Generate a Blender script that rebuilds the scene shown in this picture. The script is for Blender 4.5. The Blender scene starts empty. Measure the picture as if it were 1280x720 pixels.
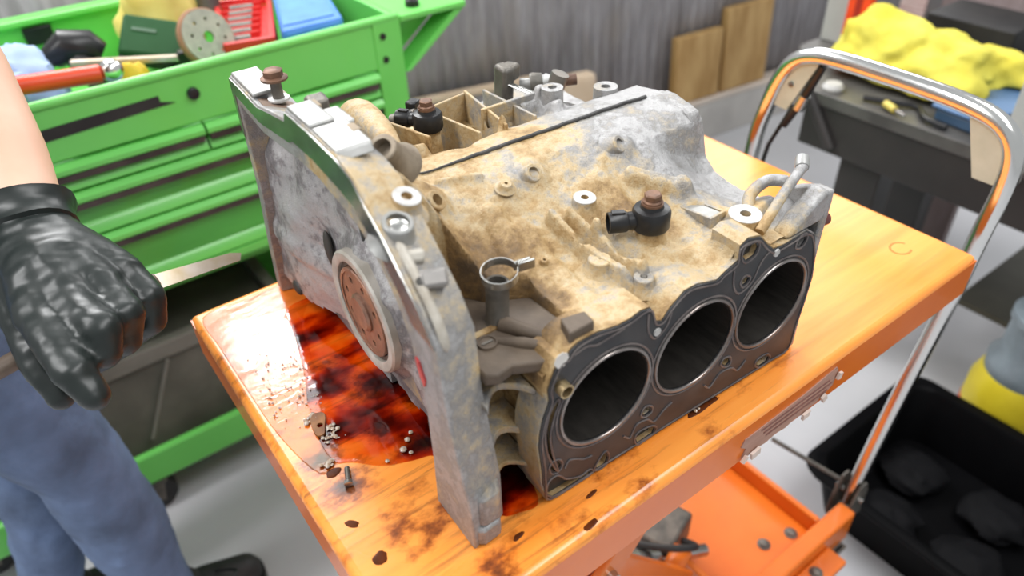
import bpy, math, random
import numpy as np
from mathutils import Vector as V, Matrix, noise
from mathutils.geometry import tessellate_polygon
random.seed(7)
SC = bpy.context.scene
COL = SC.collection

# ------------------------------------------------------------------ camera, world, lights, exposure
cd = bpy.data.cameras.new('camera')
cam = bpy.data.objects.new('camera', cd)
COL.objects.link(cam)
cd.sensor_width = 36.0
cd.lens = 25.77
cd.clip_start = 0.02
R_ = ((0.80137144, -0.59711985, -0.03537929),
      (-0.38968276, -0.47627551, -0.78823155),
      (0.45381841, 0.64545296, -0.61436091))
mw = Matrix.Identity(4)
for i in range(3):
    mw[i][0] = R_[0][i]
    mw[i][1] = -R_[1][i]
    mw[i][2] = -R_[2][i]
mw[0][3], mw[1][3], mw[2][3] = -0.07186, -0.25189, 1.32995
cam.matrix_world = mw
cd.dof.use_dof = True
cd.dof.focus_distance = 0.70
cd.dof.aperture_fstop = 3.4
SC.camera = cam

w = bpy.data.worlds.new('workshop_air')
SC.world = w
w.use_nodes = True
w.node_tree.nodes['Background'].inputs[0].default_value = (0.95, 0.98, 1.0, 1)
w.node_tree.nodes['Background'].inputs[1].default_value = 0.46


def area(name, loc, target, sx, sy, power, col=(1, 1, 1)):
    l = bpy.data.lights.new(name, 'AREA')
    l.shape = 'RECTANGLE'
    l.size, l.size_y = sx, sy
    l.energy = power
    l.color = col
    o = bpy.data.objects.new(name, l)
    COL.objects.link(o)
    o.location = loc
    o.rotation_euler = (V(target) - V(loc)).to_track_quat('-Z', 'Y').to_euler()
    return o


area('ceiling_lamp', (0.56, 2.93, 2.9), (0.50, 2.3, 0), 0.36, 0.50, 20)
area('skylight', (0.45, 2.75, 2.95), (0.45, 2.5, 0), 2.3, 1.9, 105)
area('ceiling_lamp', (3.6, 2.3, 2.9), (3.0, 1.8, 0), 1.6, 1.4, 62)
area('ceiling_lamp', (0.9, -0.6, 2.9), (0.6, -0.3, 0), 2.4, 0.5, 40)
area('ceiling_lamp', (-1.6, 0.7, 2.9), (-1.0, 0.7, 0), 0.5, 2.0, 48)
SC.view_settings.view_transform = 'Standard'
SC.view_settings.look = 'None'
SC.view_settings.exposure = 0.27
SC.view_settings.gamma = 1.0


# ------------------------------------------------------------------ materials
def nodes(name):
    m = bpy.data.materials.new(name)
    m.use_nodes = True
    nt = m.node_tree
    return m, nt, nt.nodes['Principled BSDF']


def rgb(c):
    return (c[0], c[1], c[2], 1)


def noise_node(nt, scale, detail=4, stretch=(1, 1, 1), rough=0.55, off=(0, 0, 0), rot=(0, 0, 0)):
    tc = nt.nodes.new('ShaderNodeTexCoord')
    mp = nt.nodes.new('ShaderNodeMapping')
    mp.inputs['Scale'].default_value = stretch
    mp.inputs['Location'].default_value = off
    mp.inputs['Rotation'].default_value = rot
    n = nt.nodes.new('ShaderNodeTexNoise')
    n.inputs['Scale'].default_value = scale
    n.inputs['Detail'].default_value = detail
    n.inputs['Roughness'].default_value = rough
    nt.links.new(tc.outputs['Object'], mp.inputs[0])
    nt.links.new(mp.outputs[0], n.inputs['Vector'])
    return n


def ramp(nt, fac, stops, interp='LINEAR'):
    r = nt.nodes.new('ShaderNodeValToRGB')
    r.color_ramp.interpolation = interp
    el = r.color_ramp.elements
    while len(el) > 1:
        el.remove(el[0])
    el[0].position = stops[0][0]
    el[0].color = rgb(stops[0][1])
    for p, c in stops[1:]:
        e = el.new(p)
        e.color = rgb(c)
    nt.links.new(fac, r.inputs[0])
    return r


def mixc(nt, fac, a, b, mode='MIX'):
    m = nt.nodes.new('ShaderNodeMix')
    m.data_type = 'RGBA'
    m.blend_type = mode
    for sock, val in ((0, fac), (6, a), (7, b)):
        if hasattr(val, 'links'):
            nt.links.new(val, m.inputs[sock])
        elif isinstance(val, (int, float)):
            m.inputs[sock].default_value = val
        else:
            m.inputs[sock].default_value = rgb(val)
    return m.outputs[2]


def mth(nt, op, a, b=0.0, clamp=False):
    m = nt.nodes.new('ShaderNodeMath')
    m.operation = op
    m.use_clamp = clamp
    for i, v in enumerate((a, b)):
        if hasattr(v, 'links'):
            nt.links.new(v, m.inputs[i])
        else:
            m.inputs[i].default_value = v
    return m.outputs[0]


def bump(nt, bs, h, strength, dist=0.002):
    b = nt.nodes.new('ShaderNodeBump')
    b.inputs['Strength'].default_value = strength
    b.inputs['Distance'].default_value = dist
    nt.links.new(h, b.inputs['Height'])
    nt.links.new(b.outputs[0], bs.inputs['Normal'])


def mat(name, c, rough=0.5, metal=0.0, c2=None, scale=20, lo=0.35, hi=0.65, stretch=(1, 1, 1), bmp=0, bscale=None,
        coat=0, spec=0.5, bdist=0.002):
    m, nt, bs = nodes(name)
    bs.inputs['Roughness'].default_value = rough
    bs.inputs['Metallic'].default_value = metal
    bs.inputs['Coat Weight'].default_value = coat
    bs.inputs['Specular IOR Level'].default_value = spec
    if c2 is None:
        c2 = tuple(x * 0.8 for x in c)
    n = noise_node(nt, scale, stretch=stretch)
    r = ramp(nt, n.outputs[0], [(lo, c), (hi, c2)])
    nt.links.new(r.outputs[0], bs.inputs['Base Color'])
    if bmp:
        n2 = noise_node(nt, bscale or scale * 3, stretch=stretch)
        bump(nt, bs, n2.outputs[0], bmp, bdist)
    return m


def alu_mat(name, bias=0.0, gloss=0.45, grey=False):
    """cast aluminium; the attribute 'dirt' says where baked-on brown grime sits"""
    m, nt, bs = nodes(name)
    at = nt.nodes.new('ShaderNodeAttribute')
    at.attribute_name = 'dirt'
    big = noise_node(nt, 16, 6, rough=0.62)
    fine = noise_node(nt, 75, 6, rough=0.72, off=(3, 1, 2))
    spk = noise_node(nt, 700, 3, off=(7, 5, 1), rough=0.7)
    a = mth(nt, 'MULTIPLY', mth(nt, 'SUBTRACT', big.outputs[0], 0.5), 1.35)
    b = mth(nt, 'MULTIPLY', mth(nt, 'SUBTRACT', fine.outputs[0], 0.5), 0.95)
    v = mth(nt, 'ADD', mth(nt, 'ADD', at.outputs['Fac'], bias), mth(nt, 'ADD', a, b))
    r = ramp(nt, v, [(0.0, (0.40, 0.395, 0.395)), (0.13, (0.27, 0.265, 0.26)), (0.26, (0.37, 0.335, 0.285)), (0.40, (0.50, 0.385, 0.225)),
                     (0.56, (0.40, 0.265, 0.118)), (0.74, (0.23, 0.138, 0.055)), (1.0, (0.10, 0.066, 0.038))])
    if grey:
        r = ramp(nt, v, [(0.0, (0.52, 0.51, 0.51)), (0.16, (0.44, 0.43, 0.43)), (0.28, (0.25, 0.235, 0.24)), (0.42, (0.15, 0.14, 0.145)), (0.60, (0.30, 0.275, 0.26))])
    pits = ramp(nt, spk.outputs[0], [(0.30, (0.70, 0.67, 0.63)), (0.45, (1, 1, 1)), (0.60, (1, 1, 1)), (0.72, (1.18, 1.17, 1.15))])
    col = mixc(nt, 1.0, r.outputs[0], pits.outputs[0], 'MULTIPLY')
    nt.links.new(col, bs.inputs['Base Color'])
    met = mth(nt, 'SUBTRACT', 0.40, mth(nt, 'MULTIPLY', v, 0.8), True)
    nt.links.new(met, bs.inputs['Metallic'])
    bs.inputs['Roughness'].default_value = gloss
    bs.inputs['Specular IOR Level'].default_value = 0.4
    hh = mth(nt, 'ADD', mth(nt, 'MULTIPLY', fine.outputs[0], 1.0), mth(nt, 'MULTIPLY', spk.outputs[0], 0.25))
    bump(nt, bs, hh, 0.6, 0.004)
    return m


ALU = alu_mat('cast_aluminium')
ALU_R = alu_mat('rear_wall_aluminium', 0.06, 0.40, True)
MACH = mat('machined_aluminium', (0.40, 0.40, 0.39), 0.45, 0.4, (0.27, 0.27, 0.255), 25, bmp=0.15, bscale=120)
MACHW = mat('machined_face', (0.54, 0.54, 0.53), 0.45, 0.2, (0.40, 0.385, 0.36), 90)
RUST = mat('rusty_steel', (0.36, 0.19, 0.12), 0.40, 0.35, (0.22, 0.12, 0.085), 60, bmp=0.2, bscale=150)
RUSTB = mat('rusty_bolt', (0.22, 0.12, 0.075), 0.5, 0.5, (0.12, 0.07, 0.05), 90, bmp=0.3, bscale=200)
IRON = mat('dark_iron', (0.10, 0.095, 0.085), 0.5, 0.5, (0.19, 0.17, 0.145), 40, bmp=0.25, bscale=120)
GASK = mat('gasket_coating', (0.024, 0.025, 0.028), 0.42, 0.0, (0.045, 0.044, 0.045), 35, 0.4, 0.7, spec=0.4)
BEAD = mat('gasket_bead', (0.20, 0.175, 0.165), 0.38, 0.5, (0.115, 0.10, 0.10), 50)
RING = mat('fire_ring', (0.29, 0.27, 0.255), 0.28, 0.7, (0.19, 0.155, 0.14), 30)
LINER = mat('cylinder_liner_iron', (0.075, 0.068, 0.06), 0.38, 0.6, (0.05, 0.045, 0.04), 40, stretch=(1, 1, 8))
HOLESHADE = mat('painted_hole_shade', (0.035, 0.032, 0.028), 0.6, 0.1, (0.06, 0.055, 0.048), 30)  # dark colour painted as the shade inside holes
SEAL = mat('black_sealant', (0.035, 0.034, 0.033), 0.45, 0, (0.06, 0.058, 0.055), 60)
BLK = mat('black_plastic', (0.009, 0.009, 0.010), 0.34, 0, (0.018, 0.018, 0.019), 30, spec=0.4)
BLKM = mat('matte_black', (0.014, 0.014, 0.015), 0.6, 0, (0.028, 0.027, 0.026), 12)
CHROME = mat('chrome', (0.74, 0.74, 0.72), 0.17, 1.0, (0.70, 0.70, 0.68), 15)
STEEL = mat('bright_steel', (0.55, 0.55, 0.53), 0.25, 0.95, (0.42, 0.42, 0.40), 30)
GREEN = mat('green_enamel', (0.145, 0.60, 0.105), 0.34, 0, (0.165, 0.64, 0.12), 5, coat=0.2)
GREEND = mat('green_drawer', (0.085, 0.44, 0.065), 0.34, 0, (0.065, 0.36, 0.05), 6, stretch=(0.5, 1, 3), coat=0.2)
GRIPSHADE = mat('drawer_grip_shadow', (0.030, 0.022, 0.020), 0.45, 0.0, (0.075, 0.055, 0.050), 20)  # dark brown painted as the shadow gap under the drawer lips
ORANGE = mat('orange_enamel', (0.80, 0.185, 0.015), 0.32, 0, (0.72, 0.15, 0.012), 9, coat=0.25)
WHITEP = mat('pale_green_plate', (0.50, 0.56, 0.48), 0.4, 0.1, (0.44, 0.50, 0.42), 30)
WOOD = mat('raw_timber', (0.52, 0.335, 0.135), 0.65, 0, (0.36, 0.205, 0.066), 22, stretch=(1, 1, 0.25), bmp=0.2)
WOODP = mat('pale_timber', (0.66, 0.52, 0.38), 0.6, 0, (0.60, 0.45, 0.31), 14)
GREYF = mat('grey_board', (0.29, 0.27, 0.285), 0.55, 0, (0.23, 0.215, 0.225), 10)
CONC = mat('concrete_curb', (0.53, 0.51, 0.48), 0.75, 0, (0.44, 0.42, 0.40), 8, bmp=0.2)
LEDGE = mat('curb_cap', (0.66, 0.57, 0.49), 0.6, 0, (0.56, 0.48, 0.41), 9)
JEANS = mat('blue_denim', (0.145, 0.205, 0.345), 0.85, 0, (0.075, 0.105, 0.175), 9, 0.36, 0.66, bmp=0.5, bscale=26, bdist=0.01)
SKIN = mat('skin', (0.74, 0.475, 0.345), 0.5, 0, (0.68, 0.41, 0.29), 14)
SHIRT = mat('dark_shirt', (0.03, 0.035, 0.05), 0.85)
HAIR = mat('brown_hair', (0.05, 0.03, 0.018), 0.6)
YEL = mat('yellow_microfibre', (0.70, 0.64, 0.10), 0.9, 0, (0.60, 0.51, 0.05), 12, bmp=0.4, bscale=160)
YELP = mat('pale_yellow_cloth', (0.76, 0.66, 0.20), 0.9, 0, (0.66, 0.54, 0.12), 18, bmp=0.3)
BLUEC = mat('pale_blue_cloth', (0.33, 0.43, 0.64), 0.85, 0, (0.22, 0.31, 0.50), 16, bmp=0.3)
BLUE = mat('blue_plastic', (0.055, 0.19, 0.60), 0.45, 0, (0.085, 0.24, 0.66), 6, spec=0.3)
NAVY = mat('dull_blue_plastic', (0.055, 0.10, 0.17), 0.4, 0, (0.035, 0.07, 0.12), 10)
RED = mat('red_plastic', (0.66, 0.035, 0.028), 0.36, 0, (0.56, 0.025, 0.022), 12)
REDO = mat('red_orange_enamel', (0.80, 0.075, 0.02), 0.35, 0, (0.70, 0.055, 0.015), 12)
DGREEN = mat('dark_green_plastic', (0.014, 0.060, 0.018), 0.6, 0, (0.02, 0.075, 0.026), 10, spec=0.12)
DISCM = mat('disc_face', (0.42, 0.41, 0.33), 0.6, 0.1, (0.30, 0.30, 0.25), 60, bmp=0.2)
DISCR = mat('disc_rim', (0.36, 0.19, 0.10), 0.7, 0, (0.27, 0.13, 0.07), 60)
STOOL = mat('scraper_steel', (0.56, 0.50, 0.44), 0.35, 0.6, (0.42, 0.33, 0.20), 22)
GREYS = mat('grey_steel_post', (0.47, 0.48, 0.45), 0.5, 0.1, (0.42, 0.43, 0.41), 8)
BENCH = mat('black_steel_bench', (0.030, 0.028, 0.027), 0.45, 0.2, (0.042, 0.038, 0.036), 8)
BENCHT = mat('worn_bench_top', (0.085, 0.080, 0.076), 0.38, 0.3, (0.14, 0.135, 0.125), 12)
GREYBIN = mat('dusty_grey_bin', (0.15, 0.142, 0.115), 0.7, 0, (0.095, 0.09, 0.072), 9)
TAUPE = mat('taupe_shelf', (0.20, 0.19, 0.16), 0.6, 0, (0.15, 0.14, 0.115), 10)
BRONZE = mat('wet_brown_gasket', (0.30, 0.125, 0.035), 0.5, 0.0, (0.16, 0.06, 0.02), 60, spec=0.3)
BRASS = mat('dowel_brass', (0.62, 0.48, 0.26), 0.3, 0.8, (0.45, 0.33, 0.18), 80)
WHITEALU = mat('cream_cast_patch', (0.50, 0.47, 0.41), 0.5, 0.1, (0.37, 0.33, 0.27), 60, bmp=.4, bscale=140)
WHITES = mat('white_sealant', (0.78, 0.75, 0.70), 0.45)
REDMARK = mat('red_paint_mark', (0.60, 0.07, 0.07), 0.4, 0, (0.5, 0.06, 0.06), 60)
PINK = mat('torn_label_paper', (0.47, 0.27, 0.20), 0.6, 0, (0.36, 0.19, 0.14), 20, stretch=(0.4, 1, 8))
CLEAR = mat('cloudy_bag_plastic', (0.48, 0.53, 0.58), 0.22, 0, (0.38, 0.43, 0.49), 22, bmp=0.6, bscale=30, bdist=0.01)
YBUCK = mat('yellow_bucket_plastic', (0.72, 0.58, 0.03), 0.4, 0, (0.60, 0.47, 0.02), 12)
BGREY = mat('blue_grey_plastic', (0.22, 0.26, 0.29), 0.4, 0, (0.15, 0.18, 0.20), 16)

# black nitrile glove with wrinkle relief
GLOVE, nt, bs = nodes('black_nitrile')
bs.inputs['Base Color'].default_value = (0.012, 0.017, 0.0155, 1)
bs.inputs['Roughness'].default_value = 0.36
n1 = noise_node(nt, 10, 2, stretch=(0.8, 2.6, 1.8), rot=(0.4, 0.2, 0.3))
bump(nt, bs, n1.outputs[0], 0.5, 0.016)

# orange worn table top: long brushed scratches, ground-in oil, sheen
TOP, nt, bs = nodes('worn_orange_table_top')
st = noise_node(nt, 85, 5, stretch=(0.06, 1, 1), rot=(0, 0, -0.12), rough=0.65)
st2 = noise_node(nt, 24, 4, stretch=(0.10, 1, 1), off=(4, 2, 0), rot=(0, 0, 0.08))
bl = noise_node(nt, 26, 5, off=(1.3, 0.2, 0), rough=0.62, stretch=(0.75, 1, 1))
bl2 = noise_node(nt, 7, 3, off=(2.4, 6.2, 0))
at = nt.nodes.new('ShaderNodeAttribute')
at.attribute_name = 'oil'
base = ramp(nt, st2.outputs[0], [(0.3, (0.88, 0.27, 0.030)), (0.5, (0.92, 0.33, 0.055)), (0.7, (0.80, 0.22, 0.022))])
scr = mth(nt, 'MULTIPLY', mth(nt, 'SUBTRACT', st.outputs[0], 0.54), 7.0, True)
scr = mth(nt, 'MULTIPLY', scr, mth(nt, 'ADD', mth(nt, 'MULTIPLY', at.outputs['Fac'], 0.95), 0.08), True)
c1 = mixc(nt, scr, base.outputs[0], (0.25, 0.085, 0.022))
oilv = mth(nt, 'ADD', mth(nt, 'MULTIPLY', mth(nt, 'SUBTRACT', bl.outputs[0], 0.5), 2.8), mth(nt, 'SUBTRACT', at.outputs['Fac'], 0.82))
oilm = mth(nt, 'MULTIPLY', oilv, 2.6, True)
c2 = mixc(nt, mth(nt, 'MULTIPLY', oilm, 0.85, True), c1, (0.33, 0.062, 0.006))
c3 = mixc(nt, mth(nt, 'MULTIPLY', mth(nt, 'SUBTRACT', oilv, 0.24), 2.6, True), c2, (0.045, 0.014, 0.006))
nt.links.new(c3, bs.inputs['Base Color'])
rr = mth(nt, 'SUBTRACT', 0.36, mth(nt, 'MULTIPLY', at.outputs['Fac'], 0.14))
nt.links.new(rr, bs.inputs['Roughness'])
bs.inputs['Specular IOR Level'].default_value = 0.55
bump(nt, bs, mth(nt, 'ADD', st.outputs[0], mth(nt, 'MULTIPLY', bl.outputs[0], 0.6)), 0.10, 0.002)

# engine oil: tinted clear film with a glossy surface
OIL = bpy.data.materials.new('engine_oil')
OIL.use_nodes = True
nt = OIL.node_tree
nt.nodes.clear()
out = nt.nodes.new('ShaderNodeOutputMaterial')
tr = nt.nodes.new('ShaderNodeBsdfTransparent')
gl = nt.nodes.new('ShaderNodeBsdfGlossy')
gl.inputs['Roughness'].default_value = 0.06
fr = nt.nodes.new('ShaderNodeFresnel')
fr.inputs['IOR'].default_value = 1.45
mx = nt.nodes.new('ShaderNodeMixShader')
on_ = noise_node(nt, 17, 3, off=(5.2, 3.3, 0), rough=0.5, stretch=(0.8, 1.25, 1), rot=(0, 0, 0.5))
rp = ramp(nt, on_.outputs[0], [(0.38, (1.0, 0.76, 0.45)), (0.47, (0.95, 0.52, 0.18)), (0.54, (0.60, 0.19, 0.06)), (0.64, (0.20, 0.045, 0.03))])
nt.links.new(rp.outputs[0], tr.inputs[0])
nt.links.new(fr.outputs[0], mx.inputs[0])
nt.links.new(tr.outputs[0], mx.inputs[1])
nt.links.new(gl.outputs[0], mx.inputs[2])
bb = nt.nodes.new('ShaderNodeBump')
bb.inputs['Strength'].default_value = 0.10
bb.inputs['Distance'].default_value = 0.004
nt.links.new(noise_node(nt, 40, 2).outputs[0], bb.inputs['Height'])
nt.links.new(bb.outputs[0], gl.inputs['Normal'])
nt.links.new(bb.outputs[0], fr.inputs['Normal'])
nt.links.new(mx.outputs[0], out.inputs[0])

FLOOR, nt, bs = nodes('painted_concrete_floor')
fn = noise_node(nt, 1.6, 5)
fr_ = ramp(nt, fn.outputs[0], [(0.3, (0.60, 0.60, 0.62)), (0.7, (0.47, 0.475, 0.495))])
nt.links.new(fr_.outputs[0], bs.inputs['Base Color'])
bs.inputs['Roughness'].default_value = 0.35

WALL, nt, bs = nodes('galvanised_corrugated_sheet')
wn = noise_node(nt, 22, 5, stretch=(1, 1, 0.22), rough=0.65)
wn2 = noise_node(nt, 5, 3, stretch=(1, 1, 0.6))
wr = ramp(nt, wn.outputs[0], [(0.28, (0.20, 0.19, 0.195)), (0.5, (0.29, 0.278, 0.288)), (0.74, (0.42, 0.41, 0.43))])
wc = mixc(nt, mth(nt, 'MULTIPLY', mth(nt, 'SUBTRACT', wn2.outputs[0], 0.52), 3.0, True), wr.outputs[0], (0.30, 0.26, 0.22))
nt.links.new(wc, bs.inputs['Base Color'])
bs.inputs['Roughness'].default_value = 0.5
bs.inputs['Metallic'].default_value = 0.15


# ------------------------------------------------------------------ mesh helpers
class MB:
    def __init__(s):
        s.v, s.f = [], []

    def add(s, vs, fs):
        k = len(s.v)
        s.v += [tuple(p) for p in vs]
        s.f += [tuple(i + k for i in f) for f in fs]
        return s

    def box(s, x0, x1, y0, y1, z0, z1):
        return s.add([(x0, y0, z0), (x1, y0, z0), (x1, y1, z0), (x0, y1, z0), (x0, y0, z1), (x1, y0, z1), (x1, y1, z1), (x0, y1, z1)],
                     [(0, 3, 2, 1), (4, 5, 6, 7), (0, 1, 5, 4), (1, 2, 6, 5), (2, 3, 7, 6), (3, 0, 4, 7)])

    def obox(s, c, size, rot=None):
        h = [x / 2 for x in size]
        vs = []
        for z in (-1, 1):
            for (x, y) in ((-1, -1), (1, -1), (1, 1), (-1, 1)):
                p = V((x * h[0], y * h[1], z * h[2]))
                if rot is not None:
                    p = rot @ p
                vs.append(p + V(c))
        return s.add(vs, [(0, 3, 2, 1), (4, 5, 6, 7), (0, 1, 5, 4), (1, 2, 6, 5), (2, 3, 7, 6), (3, 0, 4, 7)])

    def prism(s, outer, axis, a, b, holes=(), mp=None):
        loops = [list(outer)] + [list(h) for h in holes]
        tris = tessellate_polygon([[V((p[0], p[1], 0)) for p in L] for L in loops])
        flat = [p for L in loops for p in L]
        if mp is None:
            mp = {'x': lambda p, t: (t, p[0], p[1]), 'y': lambda p, t: (p[0], t, p[1]), 'z': lambda p, t: (p[0], p[1], t)}[axis]
        n = len(flat)
        vs = [mp(p, a) for p in flat] + [mp(p, b) for p in flat]
        fs = [tuple(t) for t in tris] + [tuple(i + n for i in reversed(t)) for t in tris]
        k = 0
        for L in loops:
            m = len(L)
            for i in range(m):
                j = (i + 1) % m
                fs.append((k + i, k + j, k + j + n, k + i + n))
            k += m
        return s.add(vs, fs)

    def tube(s, path, r, n=10, closed=False, flat=None):
        P = [V(p) for p in path]
        m = len(P)
        rs = r if isinstance(r, (list, tuple)) else [r] * m
        nrm = None
        rings = []
        for i in range(m):
            if closed:
                t = P[(i + 1) % m] - P[i - 1]
            else:
                t = P[min(i + 1, m - 1)] - P[max(i - 1, 0)]
            t.normalize()
            if nrm is None:
                a = V((0, 0, 1)) if abs(t.z) < 0.9 else V((1, 0, 0))
                nrm = t.cross(a).normalized()
            else:
                nrm = (nrm - t * nrm.dot(t)).normalized()
            bn = t.cross(nrm)
            ring = []
            for k in range(n):
                a = 2 * math.pi * k / n
                q = nrm * math.cos(a) * rs[i] + bn * math.sin(a) * rs[i]
                if flat:
                    ax = {'x': 0, 'y': 1, 'z': 2}[flat[0]]
                    q[ax] *= flat[1]
                ring.append(P[i] + q)
            rings.append(ring)
        vs = [p for R in rings for p in R]
        fs = []
        for i in range(m if closed else m - 1):
            j = (i + 1) % m
            for k in range(n):
                l = (k + 1) % n
                fs.append((i * n + k, i * n + l, j * n + l, j * n + k))
        if not closed:
            fs.append(tuple(range(n - 1, -1, -1)))
            fs.append(tuple((m - 1) * n + k for k in range(n)))
        return s.add(vs, fs)

    def lathe(s, prof, o=(0, 0, 0), axis=(0, 0, 1), n=20, closed=False):
        q = V((0, 0, 1)).rotation_difference(V(axis).normalized())
        vs, fs = [], []
        m = len(prof)
        for (r, z) in prof:
            for k in range(n):
                a = 2 * math.pi * k / n
                vs.append(V(o) + q @ V((r * math.cos(a), r * math.sin(a), z)))
        for i in range(m if closed else m - 1):
            j = (i + 1) % m
            for k in range(n):
                l = (k + 1) % n
                fs.append((i * n + k, i * n + l, j * n + l, j * n + k))
        if not closed:
            if prof[0][0] > 1e-6:
                fs.append(tuple(range(n - 1, -1, -1)))
            if prof[-1][0] > 1e-6:
                fs.append(tuple((m - 1) * n + k for k in range(n)))
        return s.add(vs, fs)

    def ell(s, c, r, nu=20, nv=12, rot=None, fn=None):
        vs, fs = [], []
        for j in range(nv + 1):
            th = math.pi * j / nv
            for i in range(nu):
                ph = 2 * math.pi * i / nu
                d = V((math.sin(th) * math.cos(ph), math.sin(th) * math.sin(ph), math.cos(th)))
                k = fn(d) if fn else 1.0
                p = V((d.x * r[0] * k, d.y * r[1] * k, d.z * r[2] * k))
                if rot is not None:
                    p = rot @ p
                vs.append(p + V(c))
        for j in range(nv):
            for i in range(nu):
                l = (i + 1) % nu
                fs.append((j * nu + i, j * nu + l, (j + 1) * nu + l, (j + 1) * nu + i))
        return s.add(vs, fs)

    def loft(s, loops, cap=True):
        n = len(loops[0])
        vs = [p for L in loops for p in L]
        fs = []
        for i in range(len(loops) - 1):
            for k in range(n):
                l = (k + 1) % n
                fs.append((i * n + k, i * n + l, (i + 1) * n + l, (i + 1) * n + k))
        if cap:
            fs.append(tuple(range(n - 1, -1, -1)))
            fs.append(tuple((len(loops) - 1) * n + k for k in range(n)))
        return s.add(vs, fs)

    def hexhead(s, o, axis, r, h, flange=0.0):
        q = V((0, 0, 1)).rotation_difference(V(axis).normalized())
        o = V(o)
        if flange:
            s.lathe([(0, 0), (r + flange, 0), (r + flange, h * 0.2), (r, h * 0.34), (0, h * 0.34)], o, axis, 18)
        ring = [(r * math.cos(i * math.pi / 3), r * math.sin(i * math.pi / 3)) for i in range(6)]
        z0 = h * 0.2 if flange else 0
        a = [o + q @ V((x, y, z0)) for x, y in ring]
        b = [o + q @ V((x, y, h * 0.88)) for x, y in ring]
        c = [o + q @ V((x * .82, y * .82, h)) for x, y in ring]
        return s.loft([a, b, c])


def build(name, mb, m, smooth=True, ang=40, bev=0.0, recalc=True):
    import bmesh
    me = bpy.data.meshes.new(name)
    me.from_pydata([tuple(p) for p in mb.v], [], mb.f)
    if recalc:
        b = bmesh.new()
        b.from_mesh(me)
        bmesh.ops.recalc_face_normals(b, faces=b.faces)
        b.to_mesh(me)
        b.free()
    me.materials.append(m)
    if smooth:
        me.polygons.foreach_set('use_smooth', [True] * len(me.polygons))
        me.set_sharp_from_angle(angle=math.radians(ang))
    me.update()
    o = bpy.data.objects.new(name, me)
    COL.objects.link(o)
    if bev:
        md = o.modifiers.new('bevel', 'BEVEL')
        md.width = bev
        md.segments = 2
        md.limit_method = 'ANGLE'
        md.angle_limit = math.radians(50)
        md.harden_normals = False
    return o


def tag(o, label=None, cat=None, group=None, kind=None):
    for k, v in (('label', label), ('category', cat), ('group', group), ('kind', kind)):
        if v:
            o[k] = v
    return o


ENG_ROOT = None


def thing(name, label, cat, loc, group=None, rotz=0):
    o = bpy.data.objects.new(name, None)
    COL.objects.link(o)
    o.empty_display_size = 0.03
    o.location = loc
    o.rotation_euler = (0, 0, rotz)
    return tag(o, label, cat, group)


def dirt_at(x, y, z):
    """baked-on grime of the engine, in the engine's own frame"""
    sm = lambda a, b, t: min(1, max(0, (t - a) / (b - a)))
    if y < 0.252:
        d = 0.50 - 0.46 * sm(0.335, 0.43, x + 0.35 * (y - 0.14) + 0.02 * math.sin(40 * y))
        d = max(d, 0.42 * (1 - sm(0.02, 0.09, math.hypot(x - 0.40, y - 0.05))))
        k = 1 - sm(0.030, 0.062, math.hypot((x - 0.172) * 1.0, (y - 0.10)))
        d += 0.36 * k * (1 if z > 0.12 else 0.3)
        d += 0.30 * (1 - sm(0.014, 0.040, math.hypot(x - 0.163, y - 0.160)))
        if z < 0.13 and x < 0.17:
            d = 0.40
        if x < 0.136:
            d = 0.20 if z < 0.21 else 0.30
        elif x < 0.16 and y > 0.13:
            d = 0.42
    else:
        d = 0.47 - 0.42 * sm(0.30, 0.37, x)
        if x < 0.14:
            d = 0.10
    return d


def part(root, name, mb, m, smooth=True, ang=40, bev=0.0, label=None, own=False, kind=None, recalc=True):
    """a child mesh; vertices are given in world space unless own=True (the root's own frame)"""
    base = root
    off = V((0, 0, 0))
    while base is not None and not own:
        off += base.location
        base = base.parent
    raw = mb.v
    if not own:
        mb.v = [(p[0] - off[0], p[1] - off[1], p[2] - off[2]) for p in mb.v]
    o = build(name, mb, m, smooth, ang, bev, recalc)
    o.parent = root
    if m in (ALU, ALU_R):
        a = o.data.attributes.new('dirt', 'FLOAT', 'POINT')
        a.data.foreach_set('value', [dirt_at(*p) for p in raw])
    return tag(o, label, None, None, kind)


def solo(name, mb, m, label, cat, group=None, base=None, smooth=True, ang=40, bev=0.0, kind=None):
    if base is None:
        n = len(mb.v)
        base = (sum(p[0] for p in mb.v) / n, sum(p[1] for p in mb.v) / n, min(p[2] for p in mb.v))
    mb.v = [(p[0] - base[0], p[1] - base[1], p[2] - base[2]) for p in mb.v]
    o = build(name, mb, m, smooth, ang, bev)
    o.location = base
    if name in ('wet_film', 'oil_puddle') and sum(p.normal.z * p.area for p in o.data.polygons) < 0:
        o.data.flip_normals()
    return tag(o, label, cat, group, kind)


def remesh(o, vox, smooth_it=6):
    r = o.modifiers.new('remesh', 'REMESH')
    r.mode = 'VOXEL'
    r.voxel_size = vox
    r.use_smooth_shade = True
    s = o.modifiers.new('smooth', 'SMOOTH')
    s.iterations = smooth_it
    s.factor = 0.5


def capsule(mb, a, b, ra, rb, n=14):
    a, b = V(a), V(b)
    d = b - a
    L = d.length
    prof = []
    for k in range(6):
        t = math.pi / 2 * (1 - k / 5)
        prof.append((ra * math.cos(t) + 1e-5, -ra * math.sin(t)))
    for k in range(6):
        t = math.pi / 2 * k / 5
        prof.append((rb * math.cos(t) + 1e-5, L + rb * math.sin(t)))
    mb.lathe(prof, a, d, n)


def chain(mb, pts, rads):
    for i in range(len(pts) - 1):
        capsule(mb, pts[i], pts[i + 1], rads[i], rads[i + 1])


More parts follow.
